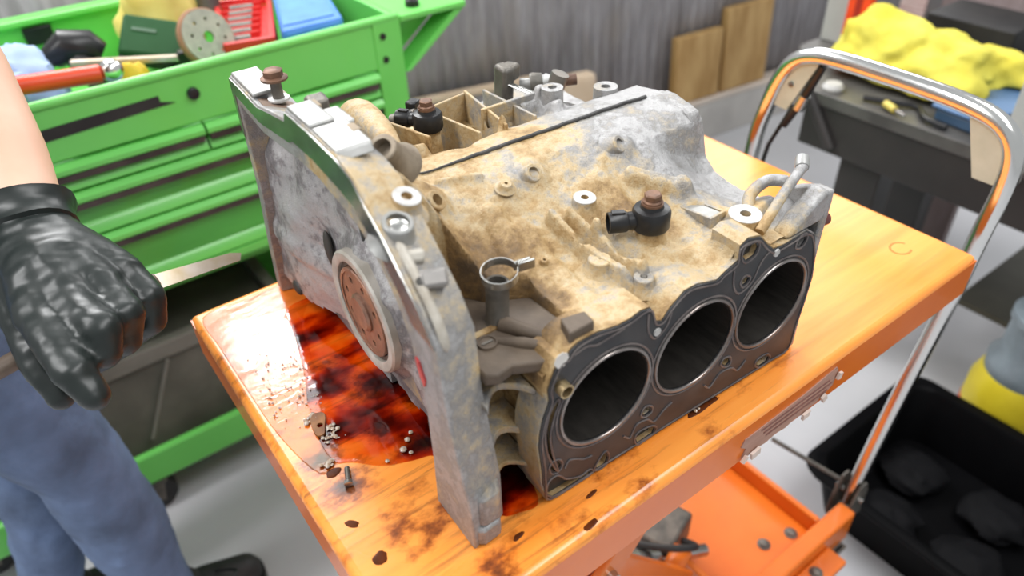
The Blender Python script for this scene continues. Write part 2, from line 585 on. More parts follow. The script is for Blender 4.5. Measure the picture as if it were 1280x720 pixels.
def lump(c, r, seed, amp=0.25, freq=1.6, nu=40, nv=24, flat=True, rot=None):
    """crumpled cloth heap with a flat underside"""
    def fn(d):
        k = 1 + amp * noise.noise(d * freq + V((seed, seed * 2, 0))) + amp * 0.5 * abs(noise.noise(d * freq * 2.3 + V((seed, 5, 1)))) \
            + amp * 0.10 * noise.noise(d * freq * 5 + V((2, seed, 1)))
        return k
    mb = MB().ell(c, r, nu, nv, rot, fn)
    if flat:
        zb = c[2] - r[2] * 0.35
        mb.v = [(p[0], p[1], max(p[2], zb)) for p in mb.v]
    return mb


def sm01(t):
    t = min(1, max(0, t))
    return t * t * (3 - 2 * t)


def interp(x, xs, ys):
    return float(np.interp(x, xs, ys))


def seg_d(x, y, p, q):
    dx, dy = q[0] - p[0], q[1] - p[1]
    L = dx * dx + dy * dy
    t = 0 if L == 0 else min(1, max(0, ((x - p[0]) * dx + (y - p[1]) * dy) / L))
    return math.hypot(x - p[0] - t * dx, y - p[1] - t * dy)


def poly_in(x, y, P):
    c = False
    n = len(P)
    for i in range(n):
        a, b = P[i], P[(i + 1) % n]
        if (a[1] > y) != (b[1] > y) and x < (b[0] - a[0]) * (y - a[1]) / (b[1] - a[1]) + a[0]:
            c = not c
    return c


def poly_d(x, y, P):
    d = min(seg_d(x, y, P[i], P[(i + 1) % len(P)]) for i in range(len(P)))
    return d if poly_in(x, y, P) else -d


def catmull(pts, k=4, closed=True):
    out = []
    n = len(pts)
    rng = range(n) if closed else range(n - 1)
    for i in rng:
        if closed:
            p0, p1, p2, p3 = pts[i - 1], pts[i], pts[(i + 1) % n], pts[(i + 2) % n]
        else:
            p0, p1, p2, p3 = pts[max(i - 1, 0)], pts[i], pts[i + 1], pts[min(i + 2, n - 1)]
        for j in range(k):
            t = j / k
            out.append(tuple(0.5 * ((2 * b) + (-a + c) * t + (2 * a - 5 * b + 4 * c - d) * t * t + (-a + 3 * b - 3 * c + d) * t ** 3)
                             for a, b, c, d in zip(p0, p1, p2, p3)))
    if not closed:
        out.append(tuple(pts[-1]))
    return out


# ------------------------------------------------------------------ setting
mb = MB().box(-4, 6, -3.5, 4.5, -0.05, 0.0)
tag(build('floor', mb, FLOOR, smooth=False), 'light grey painted concrete floor', None, None, 'structure')


def wy(x):
    return 1.66 - 0.10 * x


# corrugated partition
mb = MB()
N = 900
xs = [-2.5 + 8.0 * i / N for i in range(N + 1)]
vs = []
for z in (0.0, 1.3):
    for x in xs:
        ph = (x / 0.042) % 1.0
        d = 0.006 * sm01(min(ph, 1 - ph) * 5 - 0.6)
        vs.append((x, wy(x) + 0.04 - d, z))
fs = [(i, i + 1, N + 2 + i, N + 1 + i) for i in range(N)]
mb.add(vs, fs)
o = build('wall_back', mb, WALL, True, 60)
sd = o.modifiers.new('solid', 'SOLIDIFY')
sd.thickness = 0.004
sd.offset = 1
tag(o, 'grey corrugated metal partition wall', None, None, 'structure')
CURB = 0.175
mb = MB().prism([(0.9, wy(0.9) - 0.03), (5.4, wy(5.4) - 0.03), (5.4, wy(5.4) + 0.026), (0.9, wy(0.9) + 0.026)], 'z', 0.0, CURB - 0.02)
tag(build('baseboard_back', mb, CONC, False, bev=0.004), 'pale concrete curb along the corrugated wall', None, None, 'structure')
mb = MB().prism([(0.9, wy(0.9) - 0.034), (5.4, wy(5.4) - 0.034), (5.4, wy(5.4) + 0.026), (0.9, wy(0.9) + 0.026)], 'z', CURB - 0.02, CURB)
tag(build('trim_1', mb, LEDGE, False, bev=0.004), 'beige cap of the concrete curb', None, None, 'structure')

# leaning timber offcuts on the curb
def offcut(x0, wdt, h, lean, label, name='timber_offcut'):
    t = 0.035
    rot = Matrix.Rotation(math.atan(-0.10), 3, 'Z') @ Matrix.Rotation(lean, 3, 'X')
    c = V((x0 + wdt / 2, wy(x0 + wdt / 2) - 0.008, CURB)) + rot @ V((0, 0, h / 2)) + V((0, 0, 0.003))
    m = MB().obox(c, (wdt, t, h), rot)
    solo(name, m, WOOD, label, 'wood block', 'timber offcuts leaning on the corrugated wall', bev=0.004)


offcut(1.885, 0.215, 0.245, -0.05, 'shorter timber offcut leaning on the corrugated wall, nearer the engine')
offcut(2.115, 0.225, 0.305, -0.05, 'taller timber offcut leaning on the corrugated wall, next to the workbench')
# long board with beige top, stands on edge behind the cart
r = thing('long_board', 'long grey-faced board with a beige top edge and rounded beige end, standing behind the engine', 'board', (1.15, 1.50, 0.0))
part(r, 'face_panel', MB().prism([(0.802, 1.590), (1.272, 1.476), (1.276, 1.492), (0.806, 1.606)], 'z', 0.002, 0.430), GREYF, False, bev=0.003)
part(r, 'top_edge', MB().prism([(0.80, 1.584), (1.272, 1.469), (1.278, 1.496), (0.806, 1.611)], 'z', 0.4305, 0.452), WOODP, False, bev=0.005)
part(r, 'end_block', MB().prism([(1.300, 1.402), (1.432, 1.370), (1.444, 1.416), (1.312, 1.449)], 'z', 0.002, 0.450), WOODP, False, bev=0.018, label='beige rounded end block')
part(r, 'foot_rail', MB().prism([(1.268, 1.43), (1.306, 1.42), (1.312, 1.44), (1.274, 1.475)], 'z', 0.002, 0.06), GREYF, False)

# ------------------------------------------------------------------ lift table
TL, TW, TZ = 0.793, 0.50, 0.80
lt = thing('lift_table', 'orange hydraulic scissor lift table cart carrying the engine block', 'lift table', (0.40, 0.25, 0.0))
# top: fine grid with rolled edge
mb = MB()
NX, NY = 160, 100
rad = 0.008
def edge_pos(i, n, L):
    return L * i / n
vs = []
for j in range(NY + 1):
    for i in range(NX + 1):
        vs.append((rad + (TL - 2 * rad) * i / NX, rad + (TW - 2 * rad) * j / NY, TZ))
fs = [(j * (NX + 1) + i, j * (NX + 1) + i + 1, (j + 1) * (NX + 1) + i + 1, (j + 1) * (NX + 1) + i) for j in range(NY) for i in range(NX)]
mb.add(vs, fs)
top_n = len(vs)
# rolled lip around
loop = [(x, rad) for x in np.linspace(rad, TL - rad, 60)] + [(TL - rad, y) for y in np.linspace(rad, TW - rad, 40)] + \
       [(x, TW - rad) for x in np.linspace(TL - rad, rad, 60)] + [(rad, y) for y in np.linspace(TW - rad, rad, 40)]
def outward(p):
    dx = -1 if p[0] <= rad + 1e-6 else (1 if p[0] >= TL - rad - 1e-6 else 0)
    dy = -1 if p[1] <= rad + 1e-6 else (1 if p[1] >= TW - rad - 1e-6 else 0)
    l = math.hypot(dx, dy) or 1
    return dx / l, dy / l
loops = []
for k in range(6):
    a = math.pi / 2 * k / 5
    loops.append([(p[0] + outward(p)[0] * rad * math.sin(a), p[1] + outward(p)[1] * rad * math.sin(a), TZ - rad * (1 - math.cos(a))) for p in loop])
mb.loft(loops, cap=False)
top = part(lt, 'platform', mb, TOP, True, 60, recalc=True)
oa = top.data.attributes.new('oil', 'FLOAT', 'POINT')
def oil_amt(x, y):
    d = 0.10
    d = max(d, 0.95 * (1 - sm01((math.hypot((x - 0.10) * 1.0, (y - 0.20) * 0.7) - 0.06) / 0.12)))
    d = max(d, 0.80 * (1 - sm01((seg_d(x, y, (0.02, 0.0), (0.24, 0.03)) - 0.012) / 0.075)))
    d = max(d, 0.66 * (1 - sm01((seg_d(x, y, (0.24, 0.02), (0.46, 0.03)) - 0.004) / 0.05)))
    d = max(d, 0.62 * (1 - sm01((x - 0.004) / 0.035)))
    d = max(d, 0.78 * (1 - sm01((seg_d(x, y, (0.15, 0.045), (0.47, 0.045)) - 0.004) / 0.012)))
    d = max(d, 0.35 * (1 - sm01((x - 0.10) / 0.25)))
    return d
ox, oy = lt.location[0], lt.location[1]
oa.data.foreach_set('value', [oil_amt(v.co[0] + ox, v.co[1] + oy) for v in top.data.vertices])
# skirt of the platform
ZS = 0.742
sk = MB().prism([(0, 0), (TL, 0), (TL, TW), (0, TW)], 'z', ZS, TZ - rad - 0.0002, [[(0.006, 0.006), (TL - 0.006, 0.006), (TL - 0.006, TW - 0.006), (0.006, TW - 0.006)]])
part(lt, 'skirt', sk, ORANGE, False)
part(lt, 'cross_rib', MB().box(0.10, 0.70, 0.22, 0.28, 0.745, 0.789), ORANGE, False)
# torn label on the near skirt
tp = [(0.370, 0.7745), (0.415, 0.776), (0.46, 0.778), (0.513, 0.785), (0.519, 0.7765), (0.515, 0.757), (0.503, 0.752), (0.489, 0.7465), (0.480, 0.7475), (0.470, 0.743),
      (0.455, 0.7465), (0.440, 0.7425), (0.424, 0.7455), (0.408, 0.7425), (0.393, 0.7455), (0.380, 0.7425), (0.371, 0.748), (0.375, 0.758), (0.366, 0.766)]
part(lt, 'torn_label', MB().prism(tp, 'y', -0.0012, -0.0001), PINK, False, label='torn brownish paper label')
for zz, x0, x1 in ((0.771, 0.395, 0.505), (0.764, 0.40, 0.511), (0.757, 0.405, 0.505)):
    part(lt, 'label_stripe', MB().box(x0, x1, -0.0018, -0.0012, zz - 0.0012, zz + 0.0012), mat('label_stripe_ink', (0.24, 0.10, 0.075), 0.6), False)
for (x, z, sz) in ((0.372, 0.747, 0.006), (0.389, 0.744, 0.009), (0.47, 0.744, 0.008), (0.499, 0.7505, 0.007), (0.518, 0.772, 0.006)):
    part(lt, 'torn_scrap', MB().obox((x, -0.004, z), (sz * 1.4, 0.003, sz), Matrix.Rotation(x * 40, 3, 'Y')), mat('torn_paper_white', (0.72, 0.58, 0.50), 0.7), False, label='curled pale scrap at the torn edge')
# scratched mark on the top
arc = [(0.7355 + 0.0135 * math.cos(a), 0.0665 + 0.0115 * math.sin(a), TZ + 0.0002) for a in np.linspace(0.2, 5.2, 26)]
part(lt, 'scratched_mark', MB().tube(arc, 0.0013, 6, flat=('z', 0.2)), mat('scratch_brown', (0.52, 0.18, 0.03), 0.6), label='small scratched c-shaped mark')
# scissor arms
def bar(mb, a, b, wd, th):
    a, b = V(a), V(b)
    d = b - a
    ang = math.atan2(d.z, d.x)
    mb.obox((a + b) / 2, (d.length, th, wd), Matrix.Rotation(-ang, 3, 'Y'))
    return mb
for y in (0.10, 0.40):
    part(lt, 'scissor_arm', bar(MB(), (0.10, y, 0.225), (0.50, y, 0.735), 0.045, 0.012), ORANGE, False, bev=0.003)
    part(lt, 'scissor_arm', bar(MB(), (0.50, y + 0.02 * (1 if y < 0.2 else -1), 0.225), (0.10, y + 0.02 * (1 if y < 0.2 else -1), 0.735), 0.045, 0.012), ORANGE, False, bev=0.003)
part(lt, 'pivot_shaft', MB().tube([(0.30, 0.085, 0.48), (0.30, 0.415, 0.48)], 0.011, 12), STEEL)
# base frame
part(lt, 'base_rail', MB().box(0.02, 0.845, 0.030, 0.062, 0.13, 0.205), ORANGE, False, bev=0.005)
part(lt, 'base_rail', MB().box(0.02, 0.845, 0.438, 0.470, 0.13, 0.205), ORANGE, False, bev=0.005)
pl = MB().prism([(0.545, 0.062), (0.775, 0.062), (0.775, 0.438), (0.545, 0.438)], 'z', 0.160, 0.170)
pl.prism([(0.775, 0.062), (0.787, 0.062), (0.787, 0.438), (0.775, 0.438)], 'z', 0.13, 0.205)
pl.prism([(0.533, 0.062), (0.545, 0.062), (0.545, 0.438), (0.533, 0.438)], 'z', 0.13, 0.215)
part(lt, 'base_plate', pl, ORANGE, False, bev=0.003)
part(lt, 'end_plate', MB().box(0.60, 0.775, -0.008, 0.0295, 0.155, 0.170), ORANGE, False, bev=0.003)
part(lt, 'base_plate', MB().box(0.03, 0.12, 0.062, 0.438, 0.155, 0.170), ORANGE, False, bev=0.003)
bm = []
for (x, y, z) in ((0.745, 0.085, 0.170), (0.69, 0.10, 0.170), (0.715, 0.012, 0.170), (0.745, 0.40, 0.170)):
    part(lt, 'bolt', MB().hexhead((x, y, z), (0, 0, 1), 0.0085, 0.007, 0.003), IRON)
# hydraulic cylinder, release lever
hc = MB().lathe([(0.0, 0), (0.020, 0), (0.024, 0.004), (0.024, 0.045), (0.018, 0.052), (0.018, 0.09), (0.011, 0.095), (0.011, 0.20), (0, 0.20)], (0.40, 0.185, 0.285), (0.78, -0.18, -0.34), 22)
part(lt, 'hydraulic_cylinder', hc, STEEL)
part(lt, 'pump_body', MB().obox((0.53, 0.20, 0.235), (0.09, 0.07, 0.065), Matrix.Rotation(0.3, 3, 'Z')), IRON, False, bev=0.006)
part(lt, 'foot_pedal', MB().tube([(0.40, 0.11, 0.26), (0.46, 0.125, 0.265), (0.52, 0.145, 0.265)], [0.014, 0.016, 0.016], 12, flat=('z', 0.5)), ORANGE)
part(lt, 'hose', MB().tube(catmull([(0.54, 0.16, 0.25), (0.53, 0.13, 0.28), (0.49, 0.15, 0.29), (0.46, 0.20, 0.27)], 5, False), 0.006, 8), BLKM)
# wheels
def caster(root, x, y, r, wd, zc):
    wmb = MB().lathe([(0.0, -wd * .45), (r * .5, -wd * .45), (r * .55, -wd / 2), (r * .9, -wd / 2), (r, -wd * .3), (r, wd * .3), (r * .9, wd / 2), (r * .55, wd / 2), (r * .5, wd * .45), (0, wd * .45)], (x, y, r + 0.0005), (0, 1, 0), 26)
    wh = part(root, 'wheel', wmb, BLKM)
    fk = MB()
    for s in (-1, 1):
        fk.prism([(x - 0.012, r), (x + 0.012, r - 0.012), (x + 0.026, zc), (x - 0.026, zc)], 'y', y + s * (wd / 2 + 0.004), y + s * (wd / 2 + 0.008))
    fk.box(x - 0.03, x + 0.03, y - wd / 2 - 0.012, y + wd / 2 + 0.012, zc - 0.006, zc)
    part(root, 'caster_fork', fk, IRON, False)
for x, y in ((0.10, 0.046), (0.80, 0.046), (0.10, 0.454), (0.80, 0.454)):
    caster(lt, x, y, 0.055, 0.03, 0.1295)
# handle: chrome U tube
HX = 0.872
hp = [(HX, y, z) for y, z in catmull([(.062, .185), (.050, .42), (.036, .656), (.032, .77), (.028, .845), (.031, .888), (.045, .915), (.071, .930), (.112, .9365), (.165, .939), (.22, .940), (.275, .940), (.318, .936),
      (.348, .921), (.367, .890), (.380, .842), (.393, .752), (.397, .45), (.398, .185)], 4, False)]
hd = part(lt, 'push_handle', MB().tube(hp, 0.0122, 18), CHROME, True, 60, label='chrome bent tube push handle')
for yc in (0.062, 0.398):
    br = MB()
    for s in (-1, 1):
        br.prism([(HX - 0.028, 0.150), (HX + 0.024, 0.150), (HX + 0.024, 0.215), (HX + 0.008, 0.247), (HX - 0.012, 0.247), (HX - 0.028, 0.20)], 'y', yc + s * 0.0150, yc + s * 0.0195)
    br.box(HX - 0.0279, HX + 0.0239, yc - 0.0149, yc + 0.0149, 0.150, 0.160)
    part(lt, 'handle_bracket', br, IRON, False, bev=0.002, label='bare steel clevis bracket at the foot of the handle')
    part(lt, 'pivot_bolt', MB().tube([(HX, yc - 0.026, 0.205), (HX, yc + 0.026, 0.205)], 0.006, 10), STEEL)
part(lt, 'corner_plate', MB().prism([(.376, .848), (.364, .888), (.345, .915), (.318, .929), (.306, .930), (.345, .846)], 'x', HX - 0.003, HX + 0.003), WHITEP, False, label='pale green gusset plate in the handle corner').data
part(lt, 'corner_plate', MB().prism([(.036, .850), (.036, .882), (.049, .907), (.073, .922), (.095, .927), (.066, .850)], 'x', HX - 0.003, HX + 0.003), WHITEP, False, label='pale green gusset plate in the handle corner')
part(lt, 'plate_bolt', MB().hexhead((HX - 0.003, 0.345, 0.887), (-1, 0, 0), 0.004, 0.003), IRON)
part(lt, 'release_cable', MB().tube([(HX, 0.336, 0.855), (HX, 0.365, 0.78), (HX - 0.05, 0.37, 0.55), (0.80, 0.30, 0.30)], 0.0035, 8), BLK)
part(lt, 'cable_sleeve', MB().tube([(HX, 0.303, 0.925), (HX, 0.323, 0.870), (HX, 0.345, 0.820)], [0.006, 0.007, 0.0055], 10), BLK)
part(lt, 'cable_ferrule', MB().tube([(HX, 0.3205, 0.876), (HX, 0.327, 0.853)], 0.0085, 10), STEEL)
part(lt, 'linkage_rod', MB().tube([(0.795, 0.19, 0.29), (0.86, 0.080, 0.235)], 0.004, 8), IRON)

# ------------------------------------------------------------------ engine block (own frame: x along the deck, y away, z up from the table)
eb = thing('engine_block', 'dirty aluminium engine block with three open cylinder bores, standing in oil on the table', 'engine', (-0.0013958, 0.0051526, TZ + 0.0006), None, -0.031)

#HSTART
YS = [.0476, .06, .085, .11, .14, .17, .2, .22, .245, .26]
HS = [.168, .164, .160, .161, .169, .187, .206, .215, .219, .219]
FY = [.0476, .07, .085, .115, .15, .175, .19, .2, .215, .245, .26]
FH = [.176, .178, .168, .152, .150, .155, .167, .203, .213, .217, .217]
BY = [.05, .067, .075, .10, .135, .16, .185, .22, .252, .30, .34, .40, .43, .46]
BH = [.13, .17, .20, .225, .252, .268, .272, .274, .274, .272, .258, .250, .24, .10]
POCK = [(.128, .05), (.15, .05), (.212, .05), (.212, .069), (.209, .130), (.176, .147), (.158, .176), (.135, .180), (.128, .178)]
RIBS = [((.2606, .1648), (.281, .0713), .0045, .013), ((.2766, .1606), (.2862, .1359), .004, .013), ((.2862, .1359), (.2949, .0842), .0045, .012),
        ((.281, .0713), (.2949, .0842), .004, .008), ((.359, .173), (.402, .145), .007, .010), ((.402, .145), (.425, .095), .008, .006),
        ((.1905, .2330), (.2266, .2231), .003, .004), ((.231, .165), (.235, .07), .012, .004), ((.330, .18), (.345, .06), .010, .004),
        ((.24, .058), (.42, .058), .006, .006), ((.42, .088), (.46, .10), .010, .006), ((.215, .185), (.21, .140), .010, .006)]
DIPS = [((.272, .135), .006, .006), ((.30, .11), .014, .006), ((.255, .195), .012, .003), ((.345, .10), .012, .005), ((.30, .20), .02, .003)]
BUMPS = [((.1742, .2123), .010, .008), ((.2733, .2083), .010, .005), ((.3714, .2055), .010, .005),
         ((.3256, .1259), .016, .004)]


TX = [.150, .1761, .1871, .1945, .212, .232, .2457, .256, .2662, .2724, .2808, .2891, .3036, .3171, .330, .342, .353, .3625, .3690, .3894, .4005, .4128, .4271, .4429, .4591, .48]
TZT = [.150, .1586, .1651, .1681, .1682, .1640, .1640, .1668, .1649, .1475, .1440, .1534, .1636, .1637, .158, .157, .1612, .1668, .1815, .1812, .1692, .1600, .1600, .1600, .1600, .160]


def near_h(x, y):
    a = sm01((x - .39) / .085)
    h = (1 - a) * interp(y, YS, HS) + a * interp(y, FY, FH)
    for p, q, wd, hh in RIBS:
        d = seg_d(x, y, p, q)
        if d < wd * 2:
            h += hh * (1 - sm01((d - wd * .5) / wd))
    for c, rr, hh in BUMPS:
        d = math.hypot(x - c[0], y - c[1])
        if d < rr * 1.8:
            h += hh * (1 - sm01((d - rr * .8) / rr))
    for c, rr, hh in DIPS:
        d = math.hypot(x - c[0], y - c[1])
        if d < rr * 1.8:
            h -= hh * (1 - sm01((d - rr * .4) / rr))
    # meet the rim of the deck
    if y < .095:
        k = 1 - sm01((y - .070) / .022)
        h = h * (1 - k) + (interp(x, TX, TZT) - .0008) * k
    # blend up into the bell housing
    b = interp(y, BY, BH)
    t = sm01((.192 - x) / .066) ** 1.25
    h = max(h, h + (b - h) * t)
    if x < .23:
        pd = poly_d(x, y, POCK)
        if pd > -.004:
            k = sm01((pd + .002) / .006)
            h = h * (1 - k) + .143 * k
    h += .0009 * noise.noise(V((x * 90, y * 90, 1))) + .0006 * noise.noise(V((x * 220, y * 220, 4)))
    return h


FPOCK = [(.222, .300), (.245, .278), (.300, .300), (.300, .370), (.222, .375)]
FPOCK2 = [(.302, .300), (.345, .296), (.345, .36), (.302, .37)]


def far_h(x, y):
    m = .504 - y
    a = sm01((x - .39) / .085)
    h = (1 - a) * interp(m, YS, HS) + a * interp(m, FY, FH)
    h = max(h, .165)
    if .285 < y < .345 and .34 < x < .40:
        h = max(h, .200)
    for c, q, wd, hh in (((.21, .3), (.21, .42), .008, .014), ((.225, .333), (.42, .333), .005, .012), ((.30, .30), (.312, .40), .006, .016), ((.37, .3), (.38, .40), .007, .012)):
        d = seg_d(x, y, c, q)
        if d < wd * 2:
            h += hh * (1 - sm01((d - wd * .5) / wd))
    b = interp(y, BY, BH)
    t = sm01((.192 - x) / .066) ** 1.25
    h = max(h, h + (b - h) * t)
    for P, fl in ((FPOCK, .160), (FPOCK2, .175)):
        pd = poly_d(x, y, P)
        if pd > -.004:
            k = sm01((pd + .002) / .005)
            h = h * (1 - k) + min(h, fl) * k
    h += .0009 * noise.noise(V((x * 90, y * 90, 1)))
    return h
#HEND


def heightfield(xs, ys, hf, mask, base, skirts):
    nx, ny = len(xs), len(ys)
    mb = MB()
    vs = [(x, y, hf(x, y)) for y in ys for x in xs]
    cell = lambda i, j: 0 <= i < nx - 1 and 0 <= j < ny - 1 and mask((xs[i] + xs[i + 1]) / 2, (ys[j] + ys[j + 1]) / 2)
    fs = []
    low = {}
    def lo(k):
        if k not in low:
            low[k] = len(vs)
            vs.append((vs[k][0], vs[k][1], base(vs[k][0], vs[k][1])))
        return low[k]
    for j in range(ny - 1):
        for i in range(nx - 1):
            if not cell(i, j):
                continue
            a, b, c, d = j * nx + i, j * nx + i + 1, (j + 1) * nx + i + 1, (j + 1) * nx + i
            fs.append((a, b, c, d))
            for (p, q, di, dj, nm) in ((a, b, 0, -1, 'y-'), (b, c, 1, 0, 'x+'), (c, d, 0, 1, 'y+'), (d, a, -1, 0, 'x-')):
                if not cell(i + di, j + dj) and skirts(nm, (vs[p][0], vs[p][1])):
                    fs.append((p, lo(p), lo(q), q))
    used = sorted({k for f in fs for k in f})
    mpk = {k: n for n, k in enumerate(used)}
    mb.add([vs[k] for k in used], [tuple(mpk[k] for k in f) for f in fs])
    return mb


xs = list(np.linspace(.124, .478, 270))
ys = list(np.linspace(.052, .252, 160))
mask = lambda x, y: not (x < .166 and y < .112)
hfm = heightfield(xs, ys, near_h, mask, lambda x, y: .002 if (x > .16) else .03, lambda nm, p: not (nm == 'y-' and p[0] > .166 and p[1] < .06))
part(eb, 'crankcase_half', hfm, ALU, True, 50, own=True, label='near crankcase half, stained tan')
xs = list(np.linspace(.124, .470, 200))
ys = list(np.linspace(.2525, .452, 110))
hfm = heightfield(xs, ys, far_h, lambda x, y: True, lambda x, y: .002, lambda nm, p: True)
part(eb, 'crankcase_half', hfm, ALU, True, 50, own=True, label='far crankcase half')
# sealant bead on the split
sl = [(x, .2515, max(near_h(x, .2515), far_h(x, .2530)) + .0012) for x in np.linspace(.145, .447, 60)]
part(eb, 'sealant_bead', MB().tube(sl, [.0010 + .0010 * sm01((p[0] - .20) / .05) for p in sl], 8), SEAL, own=True, label='black sealant bead along the split line')

# deck plate and head gasket
GO = [(.1654, .0), (.159, .0271), (.1585, .0453), (.1558, .077), (.1568, .0905), (.1601, .1065), (.1664, .1228), (.165, .1357), (.171, .1511), (.1761, .1586), (.182, .1592),
      (.1871, .1651), (.1945, .1681), (.212, .1682), (.232, .1640), (.2457, .1640), (.256, .1668), (.2662, .1649), (.2724, .1475), (.2808, .1440), (.2891, .1534), (.3036, .1636),
      (.3171, .1637), (.3419, .1565), (.3502, .1607), (.3654, .1662), (.365, .181), (.3736, .1853), (.3894, .1812), (.4005, .1692), (.4128, .1581), (.4271, .1563), (.4429, .1574),
      (.4591, .1584), (.4712, .1492), (.482, .12), (.4864, .0939), (.4850, .0639), (.4816, .033), (.4780, .001), (.4473, .0005), (.3764, .0005), (.3226, .0005), (.272, .0005), (.215, .0005)]
GO = [(x, max(z, .0004)) for x, z in GO]
BORES = [(.2247, .0920), (.3259, .0910), (.4257, .0893)]
BR = .0449
circ = lambda c, r, n=48: [(c[0] + r * math.cos(2 * math.pi * k / n), c[1] + r * math.sin(2 * math.pi * k / n)) for k in range(n)]
H_DOW = [(.1722, .1375), (.1760, .1402), (.1822, .1365), (.1850, .1290), (.1825, .1240), (.1780, .1248), (.1735, .1310)]
H_SLIT = [(.1745, .1185), (.1765, .1145), (.1722, .1029), (.1696, .0818), (.1712, .0564), (.1760, .0360), (.1722, .0429), (.1655, .0654), (.1641, .0875), (.1680, .1090)]
H_A = [(.1680, .0446), (.1704, .0492), (.1762, .0472), (.1786, .0405), (.1753, .0352), (.1697, .0378)]
H_B = [(.1645, .012), (.167, .0262), (.1745, .0288), (.18, .0235), (.1852, .0153), (.1985, .0097), (.2089, .0108), (.2120, .0040), (.1925, .0035), (.1706, .0035)]
H_C = [(.2176, .0085), (.2234, .0170), (.2280, .0205), (.231, .0115), (.2285, .0044), (.2207, .0040)]
H_D = [(.269, .0421), (.272, .0485), (.2785, .0447), (.2792, .0388), (.2733, .0376)]
H_E = [(.2642, .0125), (.2673, .0190), (.2801, .0172), (.2872, .0119), (.2855, .0056), (.2747, .0045), (.2679, .0043)]
H_F = [(.3690, .0447), (.3708, .0500), (.3780, .0478), (.3805, .0408), (.3765, .0385)]
H_G = [(.4243, .0124), (.4262, .0180), (.4371, .0178), (.4438, .0117), (.4416, .0063), (.4319, .0058)]
H_H = [(.3695, .1685), (.3716, .1772), (.3840, .1758), (.3876, .1703), (.3850, .1630), (.3755, .1610)]
H_I = [(.4451, .1465), (.4466, .1534), (.4543, .1550), (.4568, .1490), (.4525, .1437)]
H_J = [(.3742, .1398), (.3786, .1428), (.3840, .1390), (.3819, .1346), (.3775, .1339)]
H_K = [(.4104, .1530), (.4143, .1550), (.4195, .1520), (.4157, .1499)]
HOLES = [H_DOW, H_SLIT, H_A, H_B, H_C, H_D, H_E, H_F, H_G, H_H, H_I, H_J]
DY = .0476
dp = MB().prism(GO, 'y', DY, .078, [circ(b, BR + .0015) for b in BORES] + HOLES)
# soften the rim: own beige casting
part(eb, 'cylinder_deck', dp, ALU, True, 30, own=True)
gs = MB().prism([(.3255 + (x - .3255) * .992, max(.0006, .085 + (z - .085) * .985)) for x, z in GO], 'y', DY - .0016, DY - .0001,
                [circ(b, BR + .0005) for b in BORES] + HOLES)
part(eb, 'head_gasket', gs, GASK, True, 30, own=True, label='black coated head gasket with three bore openings')
for hp_ in HOLES[1:]:
    part(eb, 'passage_shade', MB().prism(hp_, 'y', DY + .0045, DY + .011), HOLESHADE, True, 30, own=True)  # dark plug painted as the shaded depth of each gasket hole
for b in BORES:
    ln = MB().lathe([(BR, 0), (BR + .0012, 0), (BR + .0012, .135), (.0005, .135), (.0005, .132), (BR, .132)], (b[0], DY + .0003, b[1]), (0, 1, 0), 56, closed=True)
    part(eb, 'cylinder_liner', ln, LINER, own=True)
    rg = MB()
    rg.lathe([(BR + .0002, -.0006), (BR + .0010, -.0016), (BR + .0030, -.0016), (BR + .0036, -.0004), (BR + .0036, .0004), (BR + .0002, .0004)], (b[0], DY - .0018, b[1]), (0, 1, 0), 64, closed=True)
    part(eb, 'fire_ring', rg, RING, own=True, label='bright metal ring around a bore')
    og = MB().tube([(b[0] + (BR + .0062) * math.cos(a), DY - .0017, b[1] + (BR + .0062) * math.sin(a)) for a in np.linspace(0, 2 * math.pi, 56, endpoint=False)], .0011, 6, True)
    part(eb, 'gasket_bead', og, BEAD, own=True)
# raised bead lines of the gasket
ins = [(.3255 + (x - .3255) * .976, max(.0030, .085 + (z - .085) * .95)) for x, z in GO]
part(eb, 'gasket_bead', MB().tube([(x, DY - .0017, z) for x, z in catmull(ins, 3)], .0010, 6, True), BEAD, own=True)
for hpoly in HOLES[1:]:
    cx = sum(p[0] for p in hpoly) / len(hpoly)
    cz = sum(p[1] for p in hpoly) / len(hpoly)
    big = []
    for (x, z) in hpoly:
        d = math.hypot(x - cx, z - cz)
        k = (d + .0018) / d
        big.append((cx + (x - cx) * k, DY - .0017, cz + (z - cz) * k))
    part(eb, 'gasket_bead', MB().tube(catmull(big, 3), .0010, 6, True), BEAD, own=True)
for pts in ([(.2480, .028), (.2560, .020), (.2600, .028), (.2640, .0330), (.2760, .0310), (.2850, .022), (.2960, .030), (.3060, .034)],
            [(.3480, .030), (.3560, .022), (.3640, .0300), (.3700, .0340), (.3850, .0310), (.3950, .022), (.4050, .030)],
            [(.1830, .0330), (.1870, .0400), (.1950, .0360), (.2030, .0300), (.2120, .0280)],
            [(.2640, .160), (.2655, .1420), (.2740, .1290), (.2860, .1350), (.2900, .1480)],
            [(.3610, .158), (.3640, .1400), (.3740, .1270), (.3890, .1330), (.3960, .1500), (.4050, .1580)],
            [(.1900, .158), (.2020, .1600), (.2120, .1560), (.2250, .1570), (.2390, .1580)]):
    part(eb, 'gasket_bead', MB().tube([(x, DY - .0017, z) for x, z in catmull(pts, 4, False)], .0011, 6), BEAD, own=True)
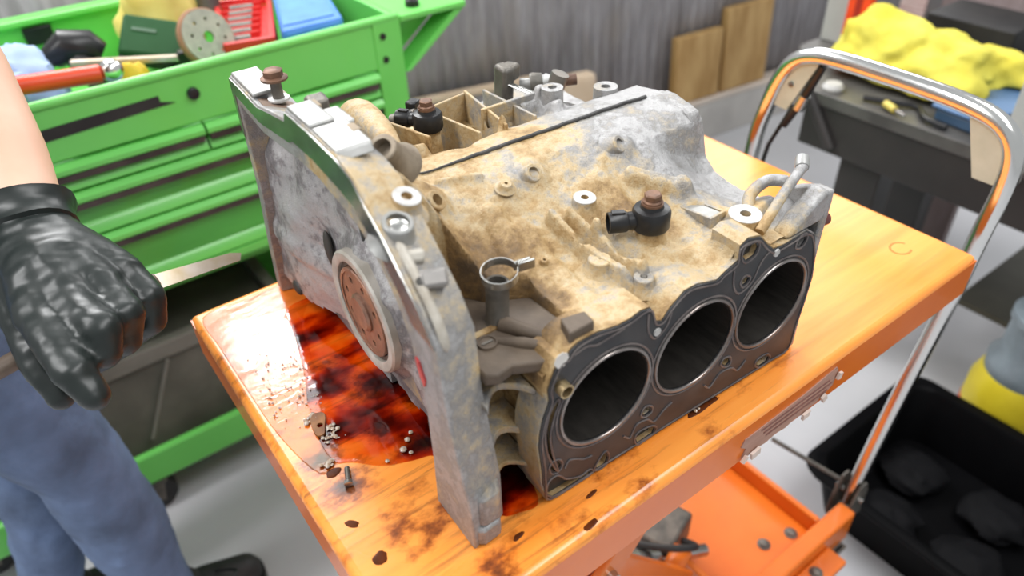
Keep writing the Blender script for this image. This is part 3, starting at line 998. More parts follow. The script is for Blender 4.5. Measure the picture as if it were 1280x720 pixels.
# dowel, white sealant, bolt seats
part(eb, 'dowel_sleeve', MB().lathe([(.0050, -.009), (.0062, -.009), (.0062, .010), (.0050, .010)], (.1785, DY, .1322), (0, 1, 0), 22, closed=True), BRASS, own=True, label='brass dowel sleeve')
part(eb, 'sealant_smear', MB().prism([(.1712, .1590), (.1739, .1655), (.1790, .1668), (.1835, .1640), (.1850, .1590), (.1806, .1525), (.1745, .1530)], 'y', DY - .0022, DY - .0017), WHITES, own=True, bev=0.0006, label='white smear of sealant')
for c in ((.2757, .1350), (.4158, .1522)):
    part(eb, 'bolt_seat', MB().lathe([(0, -.0012), (.0036, -.0012), (.0040, 0), (0, 0)], (c[0], DY - .0017, c[1]), (0, 1, 0), 14), MACHW, own=True)
# flange nub on the right end, corner bracket, diagonal pipe
part(eb, 'corner_bracket', MB().prism([(.0490, .001), (.075, .001), (.082, .10), (.092, .150), (.094, .172), (.080, .181), (.0640, .188), (.0482, .1885), (.0480, .175), (.0490, .14)], 'x', .4785, .4880), ALU, True, 30, own=True, bev=0.002)
part(eb, 'corner_bracket', MB().prism([(.43, .158), (.4795, .160), (.4850, .187), (.4760, .191), (.452, .176)], 'y', .0478, .066), ALU, True, 30, own=True, bev=.003)
part(eb, 'coolant_pipe', MB().tube(catmull([(.409, .062, .168), (.432, .068, .180), (.462, .076, .193), (.484, .082, .199)], 4, False), [.0048] * 13, 12), ALU, own=True, label='grey diagonal pipe')
part(eb, 'pipe_end', MB().lathe([(0, -.004), (.0060, -.004), (.0066, 0), (.0060, .009), (.004, .009), (.004, .004), (0, .004)], (.4845, .084, .199), (.6, .5, .2), 16), MACH, own=True)
part(eb, 'end_arch', MB().tube(catmull([(.432, .092, .160), (.447, .106, .170), (.466, .104, .180), (.479, .092, .180)], 5, False), .0058, 10), ALU, own=True)
part(eb, 'red_plug', MB().lathe([(0, 0), (.0062, 0), (.0062, .009), (.0045, .011), (0, .011)], (.4872, .056, .152), (1, -.15, 0), 14), mat('dark_red_plug', (0.12, 0.03, 0.025), 0.4), own=True, label='dark red plug')
# bell housing: lofted arch flange
RO = [(.045, 0.0), (.045, .05), (.056, .10), (.0633, .135), (.067, .202), (.084, .226), (.1056, .245), (.125, .262), (.148, .2766), (.162, .289), (.185, .295), (.2363, .2975), (.2814, .2966),
      (.2878, .2864), (.325, .280), (.3621, .2728), (.40, .2755), (.4351, .2768), (.440, .22), (.4465, .157), (.470, .08), (.4852, .012), (.4852, 0.0)]
RI = [(.1045, 0.0), (.100, .06), (.098, .13), (.108, .185), (.118, .205), (.128, .218), (.138, .228), (.150, .236), (.165, .245), (.175, .248), (.190, .251), (.2363, .257), (.2750, .256),
      (.2878, .254), (.325, .250), (.3621, .246), (.395, .249), (.422, .252), (.427, .21), (.433, .15), (.455, .08), (.470, .012), (.470, 0.0)]
def sh(P, k, c=(.25, .10)):
    return [(c[0] + (y - c[0]) * k, max(0.0, c[1] + (z - c[1]) * k) if z > 0 else 0.0) for y, z in P]
n = len(RO)
def bell_ring(xo, ko, Pi, Po):
    return [(xo, y, z) for y, z in sh(Po, ko)], [(xo, y, z) for y, z in Pi]
mb = MB()
o1 = [(.0905, y, z) for y, z in sh(RO, .994)]
o1b = [(.0920, y, z) for y, z in RO]
o2 = [(.128, y, z) for y, z in sh(RO, .93)]
i1 = [(.0905, y, z) for y, z in RI]
i2 = [(.128, y, z) for y, z in sh(RI, .97)]
vs = i2 + i1 + o1 + o1b + o2
fs = []
for a in range(4):
    for k in range(n - 1):
        fs.append((a * n + k, a * n + k + 1, (a + 1) * n + k + 1, (a + 1) * n + k))
for k in range(n - 1):
    fs.append((4 * n + k, 4 * n + k + 1, k + 1, k))
fs.append((0, n, 2 * n, 3 * n, 4 * n))
fs.append((n - 1, 2 * n - 1, 3 * n - 1, 4 * n - 1, 5 * n - 1))
mb.add(vs, fs)
# subdivide for dirt + shape detail
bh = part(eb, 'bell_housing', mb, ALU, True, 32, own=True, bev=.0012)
# machined strip on the rear face of the rim
RM = [(a[0] + (b[0] - a[0]) * .62, a[1] + (b[1] - a[1]) * .62) for a, b in zip(RO, RI)]
k0, k1 = 4, 19
strip = [(y, z) for y, z in sh(RO, .990)[k0:k1]] + list(reversed(RM[k0:k1]))
part(eb, 'rim_face', MB().prism(strip, 'x', .0893, .0904), mat('polished_rim', (0.42, 0.42, 0.40), 0.24, 0.9, (0.30, 0.29, 0.27), 30, bmp=.1, bscale=150), True, 30, own=True, label='machined rear face of the bell housing rim')
# raised pads on the crown
for P, x0, x1, nm in (([(.375, .2735), (.434, .276), (.434, .2795), (.375, .2772)], .0925, .118, 0),
                      ([(.2345, .294), (.281, .294), (.281, .2995), (.2345, .300)], .092, .112, 0),
                      ([(.185, .290), (.233, .292), (.233, .2985), (.190, .297)], .0925, .120, 0),
                      ([(.240, .285), (.275, .285), (.275, .2915), (.240, .292)], .112, .130, 0)):
    part(eb, 'crown_pad', MB().prism(P, 'x', x0, x1), MACH, True, 30, own=True, bev=.0015)
for (x, y, z) in ((.109, .276, .2972), (.115, .218, .297)):
    part(eb, 'crown_notch', MB().box(x, x + .007, y - .008, y + .006, z - .004, z + .0012), mat('tan_grime', (0.33, 0.26, 0.18), 0.7), False, own=True, bev=.001)
part(eb, 'crown_stop', MB().prism([(.2835, .270), (.302, .270), (.302, .2935), (.296, .2965), (.2835, .294)], 'x', .113, .128), IRON, True, 30, own=True, bev=.002)
# rear wall behind the rim
RW = sh(RI, .985)
rw = [(.112, .004), (.104, .06), (.101, .13), (.110, .186), (.140, .229), (.175, .247), (.2363, .256), (.2878, .253), (.3621, .245), (.421, .249), (.426, .21), (.432, .15), (.454, .08), (.466, .03),
      (.41, .028), (.345, .038), (.29, .030), (.25, .016), (.21, .016), (.17, .020), (.14, .006)]
mb = MB()
ny_, nz_ = 110, 80
def wall_x(y, z):
    r = math.hypot(y - .251, z - .104)
    x = .1245
    x -= .0265 * sm01((y - .285) / .135) * (1 - .75 * sm01((z - .185) / .05))
    x -= .010 * (1 - sm01((r - .058) / .020))
    x += .004 * noise.noise(V((y * 22, z * 22, 3))) + .0012 * noise.noise(V((y * 70, z * 70, 8)))
    d = seg_d(y, z, (.251, .165), (.30, .245))
    x -= .005 * (1 - sm01((d - .004) / .010))
    d = seg_d(y, z, (.20, .15), (.125, .195))
    x -= .005 * (1 - sm01((d - .004) / .012))
    d = seg_d(y, z, (.31, .10), (.44, .10))
    x -= .004 * (1 - sm01((d - .006) / .014))
    d = math.hypot((y - .335), (z - .128) * .55)
    d = math.hypot(y - .165, z - .06)
    x -= .004 * (1 - sm01((d - .015) / .02))
    d = math.hypot(y - .40, z - .19)
    x += .004 * (1 - sm01((d - .02) / .03))
    return x
ysg = np.linspace(.098, .470, ny_)
zsg = np.linspace(.004, .262, nz_)
vid = {}
vs, fs = [], []
for j, z in enumerate(zsg):
    for i, y in enumerate(ysg):
        if poly_d(y, z, rw) > -.004:
            vid[(i, j)] = len(vs)
            vs.append((wall_x(y, z), y, z))
for j in range(nz_ - 1):
    for i in range(ny_ - 1):
        q = [(i, j), (i + 1, j), (i + 1, j + 1), (i, j + 1)]
        if all(k in vid for k in q):
            fs.append(tuple(vid[k] for k in q))
mb.add(vs, fs)
part(eb, 'rear_wall', mb, ALU_R, True, 60, own=True, label='grey cast rear wall inside the bell housing')
part(eb, 'parting_line', MB().tube([(.1235, .252, .165), (.1225, .2525, .20), (.1235, .2525, .25)], .0022, 8), SEAL, own=True, label='black parting line in the rear wall')
CK = (.251, .104)
part(eb, 'crank_seal', MB().lathe([(.0500, .004), (.0500, -.0065), (.0520, -.008), (.0590, -.008), (.0610, -.0060), (.0610, .004)], (.1145, CK[0], CK[1]), (1, 0, 0), 48, closed=True), mat('seal_housing_grey', (0.56, 0.53, 0.48), 0.45, 0.2, (0.40, 0.37, 0.32), 40), own=True, label='pale crankshaft seal ring')
part(eb, 'crank_seal', MB().lathe([(.0455, .0), (.0455, -.003), (.0495, -.003), (.0495, .0)], (.1140, CK[0], CK[1]), (1, 0, 0), 48, closed=True), IRON, own=True)
hl = [circ((.0, .0), .0034, 10)]
fl_holes = []
for k in range(8):
    a = 2 * math.pi * k / 8 + .3
    fl_holes.append([(CK[0] + .0315 * math.cos(a) + .0036 * math.cos(t), CK[1] + .0315 * math.sin(a) + .0036 * math.sin(t)) for t in np.linspace(0, 2 * math.pi, 10, endpoint=False)])
cf = MB().prism(circ(CK, .0445, 56), 'x', .1085, .122, fl_holes)
cf.lathe([(0, 0), (.019, 0), (.019, -.002), (.016, -.0042), (.008, -.0032), (0, -.0032)], (.1087, CK[0], CK[1]), (1, 0, 0), 36)
cf.lathe([(.0405, 0), (.0405, -.0012), (.0440, -.0012), (.0444, 0)], (.1086, CK[0], CK[1]), (1, 0, 0), 48, closed=True)
part(eb, 'crankshaft_flange', cf, RUST, True, 35, own=True, label='rusty brown crankshaft flange with eight bolt holes')
part(eb, 'flange_back', MB().lathe([(0, 0), (.042, 0), (.042, .002), (0, .002)], (.1212, CK[0], CK[1]), (1, 0, 0), 30), HOLESHADE, own=True)
part(eb, 'paint_mark', MB().prism([(.0930, .148), (.0985, .158), (.1010, .172), (.0965, .170), (.0900, .156)], 'x', .0888, .0904), REDMARK, True, own=True, label='red paint mark')
# side: foot and channel ribs
part(eb, 'bell_foot', MB().prism([(.0930, .0560), (.0955, .0460), (.1000, .0425), (.1160, .0440), (.1225, .056), (.1220, .080)], 'z', 0.0, .0205), ALU, True, 30, own=True, bev=.003)
part(eb, 'bell_foot', MB().prism([(.0975, .0500), (.1010, .0445), (.1180, .0455), (.1260, .060), (.1245, .080)], 'z', .0208, .054), ALU, True, 30, own=True, bev=.004)
part(eb, 'channel_wall', MB().box(.122, .1665, .108, .114, .030, .155), ALU, False, own=True)
def web(z, th, y0, name='channel_rib'):
    m = MB()
    nn = 10
    top, bot = [], []
    for k in range(nn + 1):
        x = .124 + (.1655 - .124) * k / nn
        yy = y0 + .020 * math.sin(math.pi * k / nn) - .004 * (k / nn)
        top.append((x, yy))
    P = top + [(.1655, .110), (.124, .110)]
    m.prism(P, 'z', z - th / 2, z + th / 2)
    part(eb, name, m, ALU, True, 30, own=True, bev=.0015)
web(.122, .007, .064)
web(.074, .007, .062)
web(.034, .005, .060)
part(eb, 'channel_rib', MB().prism([(.062, .0), (.078, .0), (.112, .03), (.112, .10), (.085, .10), (.066, .06)], 'x', .1228, .1268), ALU, True, 30, own=True)
# lower coolant cover in the pocket
cov = [(.1275, .071), (.136, .066), (.150, .0685), (.166, .0600), (.190, .0515), (.2105, .0515), (.212, .069), (.208, .126), (.175, .143), (.158, .170), (.136, .174), (.1275, .165)]
DKB = mat('baked_brown_cover', (0.070, 0.050, 0.035), 0.6, 0.0, (0.125, 0.092, 0.064), 30, bmp=0.4, bscale=110)
part(eb, 'coolant_cover', MB().prism(cov, 'z', .1425, .1535), DKB, True, 30, own=True, bev=.002, label='dark brown grimy cover around the pipe stub')
part(eb, 'cover_lug', MB().prism([(.1890, .0500), (.2125, .0500), (.2140, .0640), (.1940, .0680)], 'z', .1500, .1765), DKB, True, 30, own=True, bev=.0015)
part(eb, 'cover_rib', MB().tube([(.1700, .110, .1535), (.1800, .088, .1560), (.1900, .070, .1565)], [.008, .006, .005], 10), DKB, own=True)
part(eb, 'cover_rib', MB().tube([(.1560, .098, .1520), (.1700, .082, .1545), (.1850, .066, .1545)], [.004, .005, .004], 10), DKB, own=True)
part(eb, 'core_plug', MB().lathe([(0, .001), (.0062, .001), (.0068, .0022), (.0078, .0022), (.0082, 0), (0, -.001)], (.1482, .099, .1535), (0, 0, 1), 20), DKB, own=True)
part(eb, 'core_plug_slot', MB().box(.1435, .1530, .0980, .1000, .1545, .1553), IRON, False, own=True)
STUB = (.1705, .118)
part(eb, 'pipe_stub', MB().lathe([(.0072, .037), (.0094, .037), (.0100, .034), (.0092, .029), (.0092, .002), (.0120, -.002), (.0072, -.002)], (STUB[0], STUB[1], .1535), (0.05, 0, 1), 24, closed=True), IRON, own=True, label='dark pipe stub')
#BOSSES
def boss(o, axis, r, h, hole=.0035, m=None, hm=None, name='bolt_boss', label=None, n=22, rim=.0008):
    m = m or ALU
    prof = [(r * 1.75, -h), (r * 1.30, -h * .72), (r * 1.06, -h * .40), (r, -rim), (r - rim, 0), (hole, 0), (hole, -min(.009, h * .8)), (0, -min(.009, h * .8))]
    part(eb, name, MB().lathe(prof, o, axis, n), m, True, 35, own=True, label=label)
def face(o, axis, r, hole, label):
    q = V(axis).normalized() * .0006
    part(eb, 'machined_seat', MB().lathe([(hole, -.0005), (hole, .0), (r * .97, 0), (r, -.0005)], V(o) + q, axis, 24, closed=True), MACHW, True, 35, own=True, label=label)
BT = mat('grimy_boss', (0.30, 0.245, 0.18), 0.5, 0.25, (0.19, 0.15, 0.105), 60, bmp=.2, bscale=150)
boss((.1300, .198, .2850), (-.50, -.40, .78), .0112, .034, .0072, BT, label='tubular boss with an open hole on the bell housing crown')
boss((.1225, .1500, .2690), (.15, -.28, 1), .0105, .016, .0042); face((.1225, .1500, .2690), (.15, -.28, 1), .0105, .0042, 'bright machined seat')
boss((.1680, .1930, .2290), (.45, -.70, .70), .0088, .018, .0050, ALU)
boss((.1040, .1290, .2660), (.08, -.32, 1), .0112, .020, .0080, MACH)
part(eb, 'hex_plug', MB().hexhead((.1040, .1290, .2595), (.08, -.32, 1), .0070, .0055), STEEL, own=True)
boss((.2694, .2020, .2145), (.10, -.72, .68), .0084, .014, .0052, ALU)
boss((.3000, .1690, .1930), (.0, -.10, 1), .0104, .014, .0035); face((.3000, .1690, .1930), (.0, -.10, 1), .0104, .0035, 'bright machined seat')
boss((.3666, .1990, .2125), (.30, -.70, .62), .0086, .014, .0052, ALU)
boss((.4136, .0830, .1745), (.0, -.05, 1), .0150, .018, .0050); face((.4136, .0830, .1745), (.0, -.05, 1), .0150, .0050, 'large bright machined seat')
boss((.2692, .1110, .1735), (.0, -.05, 1), .0098, .014, .0012)
boss((.2903, .0798, .1640), (.0, -.05, 1), .0084, .014, .0032)
boss((.2390, .2010, .2150), (.0, -.3, 1), .0055, .006, .0015)
boss((.2300, .1350, .1760), (.0, -.3, 1), .0035, .006, .0012)
# pale lump and facets on the bell shoulder
part(eb, 'shoulder_lug', MB().obox((.1030, .1175, .2440), (.020, .016, .010), Matrix.Rotation(-.55, 3, 'X') @ Matrix.Rotation(.25, 3, 'Y')), WHITEALU, True, own=True, bev=.003, label='pale lump on the bell housing shoulder')
part(eb, 'shoulder_step', MB().obox((.1085, .1010, .2310), (.020, .022, .013), Matrix.Rotation(-.80, 3, 'X') @ Matrix.Rotation(.25, 3, 'Y')), mat('smooth_grey_facet', (0.21, 0.20, 0.19), 0.35, 0.3, (0.29, 0.27, 0.25), 40), True, own=True, bev=.0025, label='smooth dark grey step')
lp = [(.0985, y, z) for y, z in ((.1215, .2560), (.1100, .2475), (.0980, .2385), (.0880, .2300), (.0790, .2200), (.0720, .2085), (.0690, .1960))]
part(eb, 'rim_bead', MB().tube(catmull(lp, 3, False), [.0010] + [.0026] * 17 + [.0010], 10, flat=('x', 1.4)), WHITEALU, own=True, label='cream raised web along the rim')
part(eb, 'web_hole_shade', MB().lathe([(0, 0), (.0030, 0), (.0030, .0012), (0, .0012)], (.0985, .0955, .2385), (.1, -.65, .75), 12), HOLESHADE, own=True)  # flat dark disc painted as the shade in a hole
# rectangular cast pad
PADM = Matrix.Rotation(.06, 3, 'Z') @ Matrix.Rotation(-.10, 3, 'X')
pm = lambda p, t: tuple(V((.3975, .1190, .1650)) + PADM @ V((p[0], p[1], t)))
part(eb, 'cast_pad', MB().prism([(-.0105, -.0195), (.0105, -.0195), (.0105, .0195), (-.0105, .0195)], 'z', -.012, .0042, [[(-.0078, -.0168), (.0078, -.0168), (.0078, .0168), (-.0078, .0168)]], mp=pm), ALU, True, 30, own=True, bev=.0006, label='raised rectangular frame cast on the top')
part(eb, 'pad_plate', MB().prism([(-.0070, -.0160), (.0070, -.0160), (.0070, .0160), (-.0070, .0160)], 'z', -.012, .0030, mp=pm), MACH, True, 30, own=True, bev=.0004)
# knock sensors, one on each half
def knock(o, cdir, post, r):
    o = V(o)
    kb = part(eb, 'knock_sensor', MB().lathe([(0, -.0005), (r * .92, -.0005), (r, .002), (r, r * .95), (r * .90, r * 1.12), (r * .62, r * 1.18), (r * .55, r * 1.35), (0, r * 1.35)], o, (0, 0, 1), 28), BLK, True, 35, own=True, label='black ring-shaped knock sensor')
    d = V(cdir).normalized()
    up = V((0, 0, 1))
    sd_ = d.cross(up)
    rot = Matrix((d, -sd_, up)).transposed()
    c0 = o + d * (r * 1.25) + up * (r * .45)
    c = MB()
    c.tube([o + d * r * .5 + up * r * .5, o + d * r * 1.35 + up * r * .45], [r * .50, r * .46], 14)
    c.lathe([(r * .50, 0), (r * .56, r * .1), (r * .56, r * 1.0), (r * .45, r * 1.0), (r * .45, r * .35), (0, r * .35)], o + d * r * 1.25 + up * r * .45, d, 18)
    k2 = build('sensor_connector', c, BLK, True, 35)
    k2.parent = kb
    c2 = MB().obox(o + d * r * 1.75 + up * r * 1.02, (r * .7, r * .35, r * .16), rot)
    k3 = build('connector_tab', c2, BLK, True, 35, .0006)
    k3.parent = kb
    b_ = MB().lathe([(0, 0), (r * .58, 0), (r * .58, r * .12), (0, r * .12)], o + up * r * 1.352, (0, 0, 1), 20)
    b_.hexhead(o + up * r * 1.47, (0, 0, 1), r * .46, r * .50, r * .06)
    k4 = build('sensor_bolt', b_, RUSTB, True, 35)
    k4.parent = kb
    tag(k4, 'rusty bolt through the sensor')
    part(eb, 'sensor_post', MB().lathe([(r * .95, -post), (r * .72, -.001), (0, -.001)], o, (0, 0, 1), 20), ALU, own=True)
knock((.3330, .1190, .1755), (-.80, .42, 0), .016, .0168)
knock((.2430, .3420, .2120), (-.50, .75, 0), .055, .0150)
# half-screwed bolt on the crown
part(eb, 'crown_bolt', MB().hexhead((.1120, .3660, .2890), (0, 0, 1), .0088, .009, .0030), RUSTB, own=True, label='rusty flange bolt standing half out of the crown')
part(eb, 'bolt_shank', MB().lathe([(0, -.026), (.0050, -.026), (.0050, 0), (0, 0)], (.1120, .3660, .2890), (0, 0, 1), 14), IRON, own=True)
part(eb, 'bolt_washer', MB().lathe([(.0052, -.0185), (.0095, -.0185), (.0095, -.0165), (.0052, -.0165)], (.1120, .3660, .2890), (0, 0, 1), 18, closed=True), MACHW, own=True)
part(eb, 'crown_pocket', MB().prism([(.0945, .338), (.122, .340), (.126, .388), (.0955, .374)], 'z', .262, .2705, mp=lambda p, t: (p[0], p[1], t - (p[0] - .0945) * .35 + .003)), mat('rust_stain', (0.21, 0.14, 0.10), 0.7), True, own=True, bev=.001)
part(eb, 'wall_slot_shade', MB().ell((.1155, .332, .128), (.0040, .0075, .020), 16, 10), HOLESHADE, own=True, label='dark lens painted as a shaded slot in the rear wall')  # solid dark lens, shade of the slot put into its colour
part(eb, 'wall_hole_shade', MB().ell((.0985, .425, .030), (.004, .012, .008), 16, 10), HOLESHADE, own=True)  # solid dark lump painted as the shade in a hole

# casting webs of the far half
def wall(p, q_, z0, z1, z2, t=.0022):
    d = V((q_[0] - p[0], q_[1] - p[1], 0)).normalized()
    nx_, ny2 = -d.y * t, d.x * t
    m = MB()
    m.loft([[(p[0] + nx_, p[1] + ny2, z0), (p[0] - nx_, p[1] - ny2, z0), (p[0] - nx_ * .7, p[1] - ny2 * .7, z1), (p[0] + nx_ * .7, p[1] + ny2 * .7, z1)],
            [(q_[0] + nx_, q_[1] + ny2, z0), (q_[0] - nx_, q_[1] - ny2, z0), (q_[0] - nx_ * .7, q_[1] - ny2 * .7, z2), (q_[0] + nx_ * .7, q_[1] + ny2 * .7, z2)]])
    part(eb, 'casting_web', m, ALU, True, 30, own=True, bev=.001)
wall((.272, .292), (.262, .385), .155, .218, .212)
wall((.300, .288), (.318, .395), .155, .219, .214)
wall((.262, .384), (.318, .394), .155, .212, .212)
wall((.222, .300), (.215, .385), .155, .226, .214)
wall((.336, .290), (.345, .40), .160, .217, .206)
# far side fittings
part(eb, 'casting_rib', MB().tube(catmull([(.196, .415, .212), (.192, .385, .224), (.186, .34, .232), (.176, .272, .2385)], 4, False), [.015, .0165, .017, .017, .017, .0165, .016, .015, .014, .0125, .0105, .007, .002], 14), ALU, own=True)
part(eb, 'screw_post', MB().lathe([(0, -.06), (.0125, -.06), (.0115, 0), (.0045, 0), (.0045, -.01), (0, -.01)], (.378, .318, .226), (0, 0, 1), 22), ALU, own=True)
part(eb, 'screw_post', MB().lathe([(0, -.05), (.0140, -.05), (.0130, 0), (.0050, 0), (.0050, -.01), (0, -.01)], (.437, .302, .2165), (0, 0, 1), 22), ALU, own=True)
th_ = MB().obox((.368, .395, .190), (.015, .022, .080), Matrix.Rotation(.1, 3, 'X'))
th_.obox((.376, .392, .221), (.018, .018, .018), Matrix.Rotation(.4, 3, 'Z'))
part(eb, 'sensor_bracket', th_, IRON, True, 30, own=True, bev=.004, label='dark upright fitting on the far side')
part(eb, 'oil_pipe', MB().tube([(.386, .386, .205), (.402, .368, .209), (.420, .352, .2115)], [.0070, .0060, .0060], 12), MACH, own=True)
part(eb, 'oil_pipe_tip', MB().tube([(.4202, .352, .2115), (.432, .345, .2122)], .0062, 12), RUSTB, own=True)
part(eb, 'pipe_nut', MB().lathe([(0, 0), (.011, 0), (.012, .004), (.010, .014), (0, .014)], (.393, .378, .2065), (.8, -.5, .1), 18), IRON, own=True)
part(eb, 'pipe_nut', MB().lathe([(0, 0), (.010, 0), (.010, .018), (0, .018)], (.410, .355, .204), (.3, -.2, 1), 16), IRON, own=True)
part(eb, 'lever', MB().tube([(.366, .392, .212), (.380, .350, .207), (.390, .332, .206)], [.0035, .004, .0045], 10, flat=('z', .5)), STEEL, own=True)
part(eb, 'rear_clip', MB().tube([(.228, .392, .205), (.246, .372, .213)], .008, 10), IRON, own=True)
part(eb, 'rear_clip', MB().obox((.255, .395, .214), (.014, .012, .012), Matrix.Rotation(.5, 3, 'Z')), BLK, True, own=True, bev=.002)
part(eb, 'rail', MB().box(.30, .395, .332, .336, .195, .2185), ALU, True, 30, own=True, bev=.001)
part(eb, 'front_corner', MB().prism([(.196, .150), (.255, .120), (.262, .215), (.238, .219), (.204, .212), (.197, .195)], 'x', .462, .4775), ALU, True, 30, own=True, bev=.003)

# ------------------------------------------------------------------ oil and small things on the table
PUD = [(.0935, .438), (.0855, .4025), (.0755, .3602), (.065, .3221), (.0527, .2887), (.046, .262), (.041, .240), (.0385, .215), (.041, .198), (.0524, .1902), (.0724, .1690), (.0975, .1572), (.116, .149), (.1225, .120), (.1235, .085), (.1270, .060), (.140, .0535), (.158, .0505),
       (.168, .075), (.175, .12), (.20, .15), (.24, .20), (.26, .28), (.25, .36), (.20, .42), (.14, .44)]
PUD = catmull(PUD, 4)
mb = MB()
cx, cy = .13, .29
loops = []
for k, (s, z) in enumerate(((1.0, .00032), (.995, .00045), (.97, .0006))):
    loops.append([(cx + (x - cx) * s, cy + (y - cy) * s, TZ + z) for x, y in PUD])
mb.loft(loops, cap=False)
n = len(PUD)
mb.f.append(tuple(2 * n + k for k in range(n)))
solo('oil_puddle', mb, OIL, 'dark amber puddle of engine oil on the orange table under the bell housing', 'oil', kind='stuff', base=(.13, .29, TZ), smooth=False)
FILM = bpy.data.materials.new('thin_wet_film')
FILM.use_nodes = True
nt = FILM.node_tree
nt.nodes.clear()
out = nt.nodes.new('ShaderNodeOutputMaterial')
tr = nt.nodes.new('ShaderNodeBsdfTransparent')
gl = nt.nodes.new('ShaderNodeBsdfGlossy')
gl.inputs['Roughness'].default_value = 0.11
fr = nt.nodes.new('ShaderNodeFresnel')
fr.inputs['IOR'].default_value = 1.36
mx = nt.nodes.new('ShaderNodeMixShader')
tr.inputs[0].default_value = (0.96, 0.86, 0.74, 1)
bb = nt.nodes.new('ShaderNodeBump')
bb.inputs['Strength'].default_value = 0.12
bb.inputs['Distance'].default_value = 0.004
nt.links.new(noise_node(nt, 70, 3, stretch=(.35, 1, 1)).outputs[0], bb.inputs['Height'])
nt.links.new(bb.outputs[0], gl.inputs['Normal'])
nt.links.new(bb.outputs[0], fr.inputs['Normal'])
nt.links.new(fr.outputs[0], mx.inputs[0])
nt.links.new(tr.outputs[0], mx.inputs[1])
nt.links.new(gl.outputs[0], mx.inputs[2])
nt.links.new(mx.outputs[0], out.inputs[0])
FP = catmull([(.012, .485), (.060, .488), (.125, .486), (.125, .445), (.0970, .4025), (.0870, .3602), (.0765, .3221), (.0645, .2887), (.058, .262), (.053, .240), (.046, .205), (.024, .195), (.012, .26), (.010, .34), (.010, .42)], 4)
mb = MB()
L = [[(.05 + (x - .05) * k, .36 + (y - .36) * k, TZ + z) for x, y in FP] for k, z in ((1, .0001), (.985, .0003))]
mb.loft(L, cap=False)
n = len(FP)
mb.f.append(tuple(n + k for k in range(n)))
solo('wet_film', mb, FILM, 'thin shiny wet film on the far left corner of the orange table, catching the light', 'oil', kind='stuff', base=(.05, .36, TZ), smooth=False)
# smaller smears near the front
mb = MB()
for (x, y, r1, r2, a) in ((.350, .0390, .022, .0035, 0.0), (.088, .012, .005, .003, .2), (.1795, .0078, .008, .0030, .1), (.0225, .1315, .0035, .0065, .7), (.126, .036, .006, .0025, .2), (.20, .030, .007, .002, .1),
                          (.026, .0885, .0065, .0060, .2), (.034, .190, .007, .005, .1)):
    ring = []
    for k in range(18):
        t = 2 * math.pi * k / 18
        rr = 1 + .25 * noise.noise(V((x * 60 + math.cos(t) * 1.5, y * 60 + math.sin(t) * 1.5, 2)))
        px, py = r1 * rr * math.cos(t), r2 * rr * math.sin(t)
        ring.append((x + px * math.cos(a) - py * math.sin(a), y + px * math.sin(a) + py * math.cos(a)))
    L = [[(x + (p - x) * s, y + (q - y) * s, TZ + z) for p, q in ring] for s, z in ((1, .0001), (.9, .0003), (.6, .0004))]
    k0 = len(mb.v)
    mb.loft(L, cap=False)
    mb.f.append(tuple(k0 + 36 + k for k in range(18)))
solo('oil_drips', mb, mat('dark_oil_drop', (0.060, 0.016, 0.006), 0.35, 0, (0.12, 0.028, 0.006), 60, spec=0.08), 'scattered small oil drips along the near edge of the orange table', 'oil', kind='stuff', base=(.13, .05, TZ))
# bubbles and wet beads
mb = MB()
rnd = random.Random(4)
spots = []
for k in range(150):
    t = rnd.random()
    x = .045 + .05 * (rnd.random() - .5) - .012 * (t - .5)
    y = .37 - .10 * t + .03 * (rnd.random() - .5)
    spots.append((x, y, .0005 + .0009 * rnd.random() ** 3))
for k in range(40):
    spots.append((.052 + .02 * (rnd.random() - .5), .232 + .02 * (rnd.random() - .5), .0007 + .0018 * rnd.random() ** 2))
for k in range(26):
    spots.append((.044 + .012 * (rnd.random() - .5), .262 + .008 * (rnd.random() - .5), .001 + .0018 * rnd.random()))
for k in range(16):
    spots.append((.034 + .012 * (rnd.random() - .5), .20 + .008 * (rnd.random() - .5), .001 + .0018 * rnd.random()))
for (x, y, r_) in ((.096, .172, .0035), (.100, .165, .0022), (.105, .180, .0030), (.112, .186, .0024), (.078, .170, .0022), (.340, .0390, .0022), (.345, .0395, .0016)):
    spots.append((x, y, r_))
for (x, y, r_) in spots:
    mb.ell((x, y, TZ + .0010 + r_ * .5), (r_, r_, r_ * .5), 8, 5)
BUB = mat('oily_bead', (0.34, 0.22, 0.13), 0.08, 0, (0.50, 0.44, 0.38), 300, coat=0.5)
solo('wet_beads', mb, BUB, 'tiny wet beads and bubbles speckling the oily table', 'droplets', kind='stuff', base=(.06, .25, TZ))
# brown flat gasket piece with a hole
r = thing('metal_tab', 'small brown oily metal tab with one hole lying in the oil', 'tab', (.046, .249, TZ))
tb = [(.0395, .2390), (.0425, .2345), (.0470, .2350), (.0510, .2430), (.0575, .2560), (.0555, .2620), (.0480, .2640), (.0420, .2560)]
part(r, 'plate', MB().prism(catmull(tb, 3), 'z', TZ + .0012, TZ + .0036, [circ((.0478, .2470), .0028, 12)]), BRONZE, True, 30, bev=.0006)
r = thing('small_bolt', 'small black bolt lying on the oily table below the brown tab', 'bolt', (.0415, .176, TZ))
part(r, 'shank', MB().tube([(.0392, .1700, TZ + .0030), (.0452, .1850, TZ + .0030)], .0024, 10), IRON)
part(r, 'head', MB().hexhead((.0392, .1700, TZ + .0042), (-.37, -.93, 0), .0042, .004), STEEL)
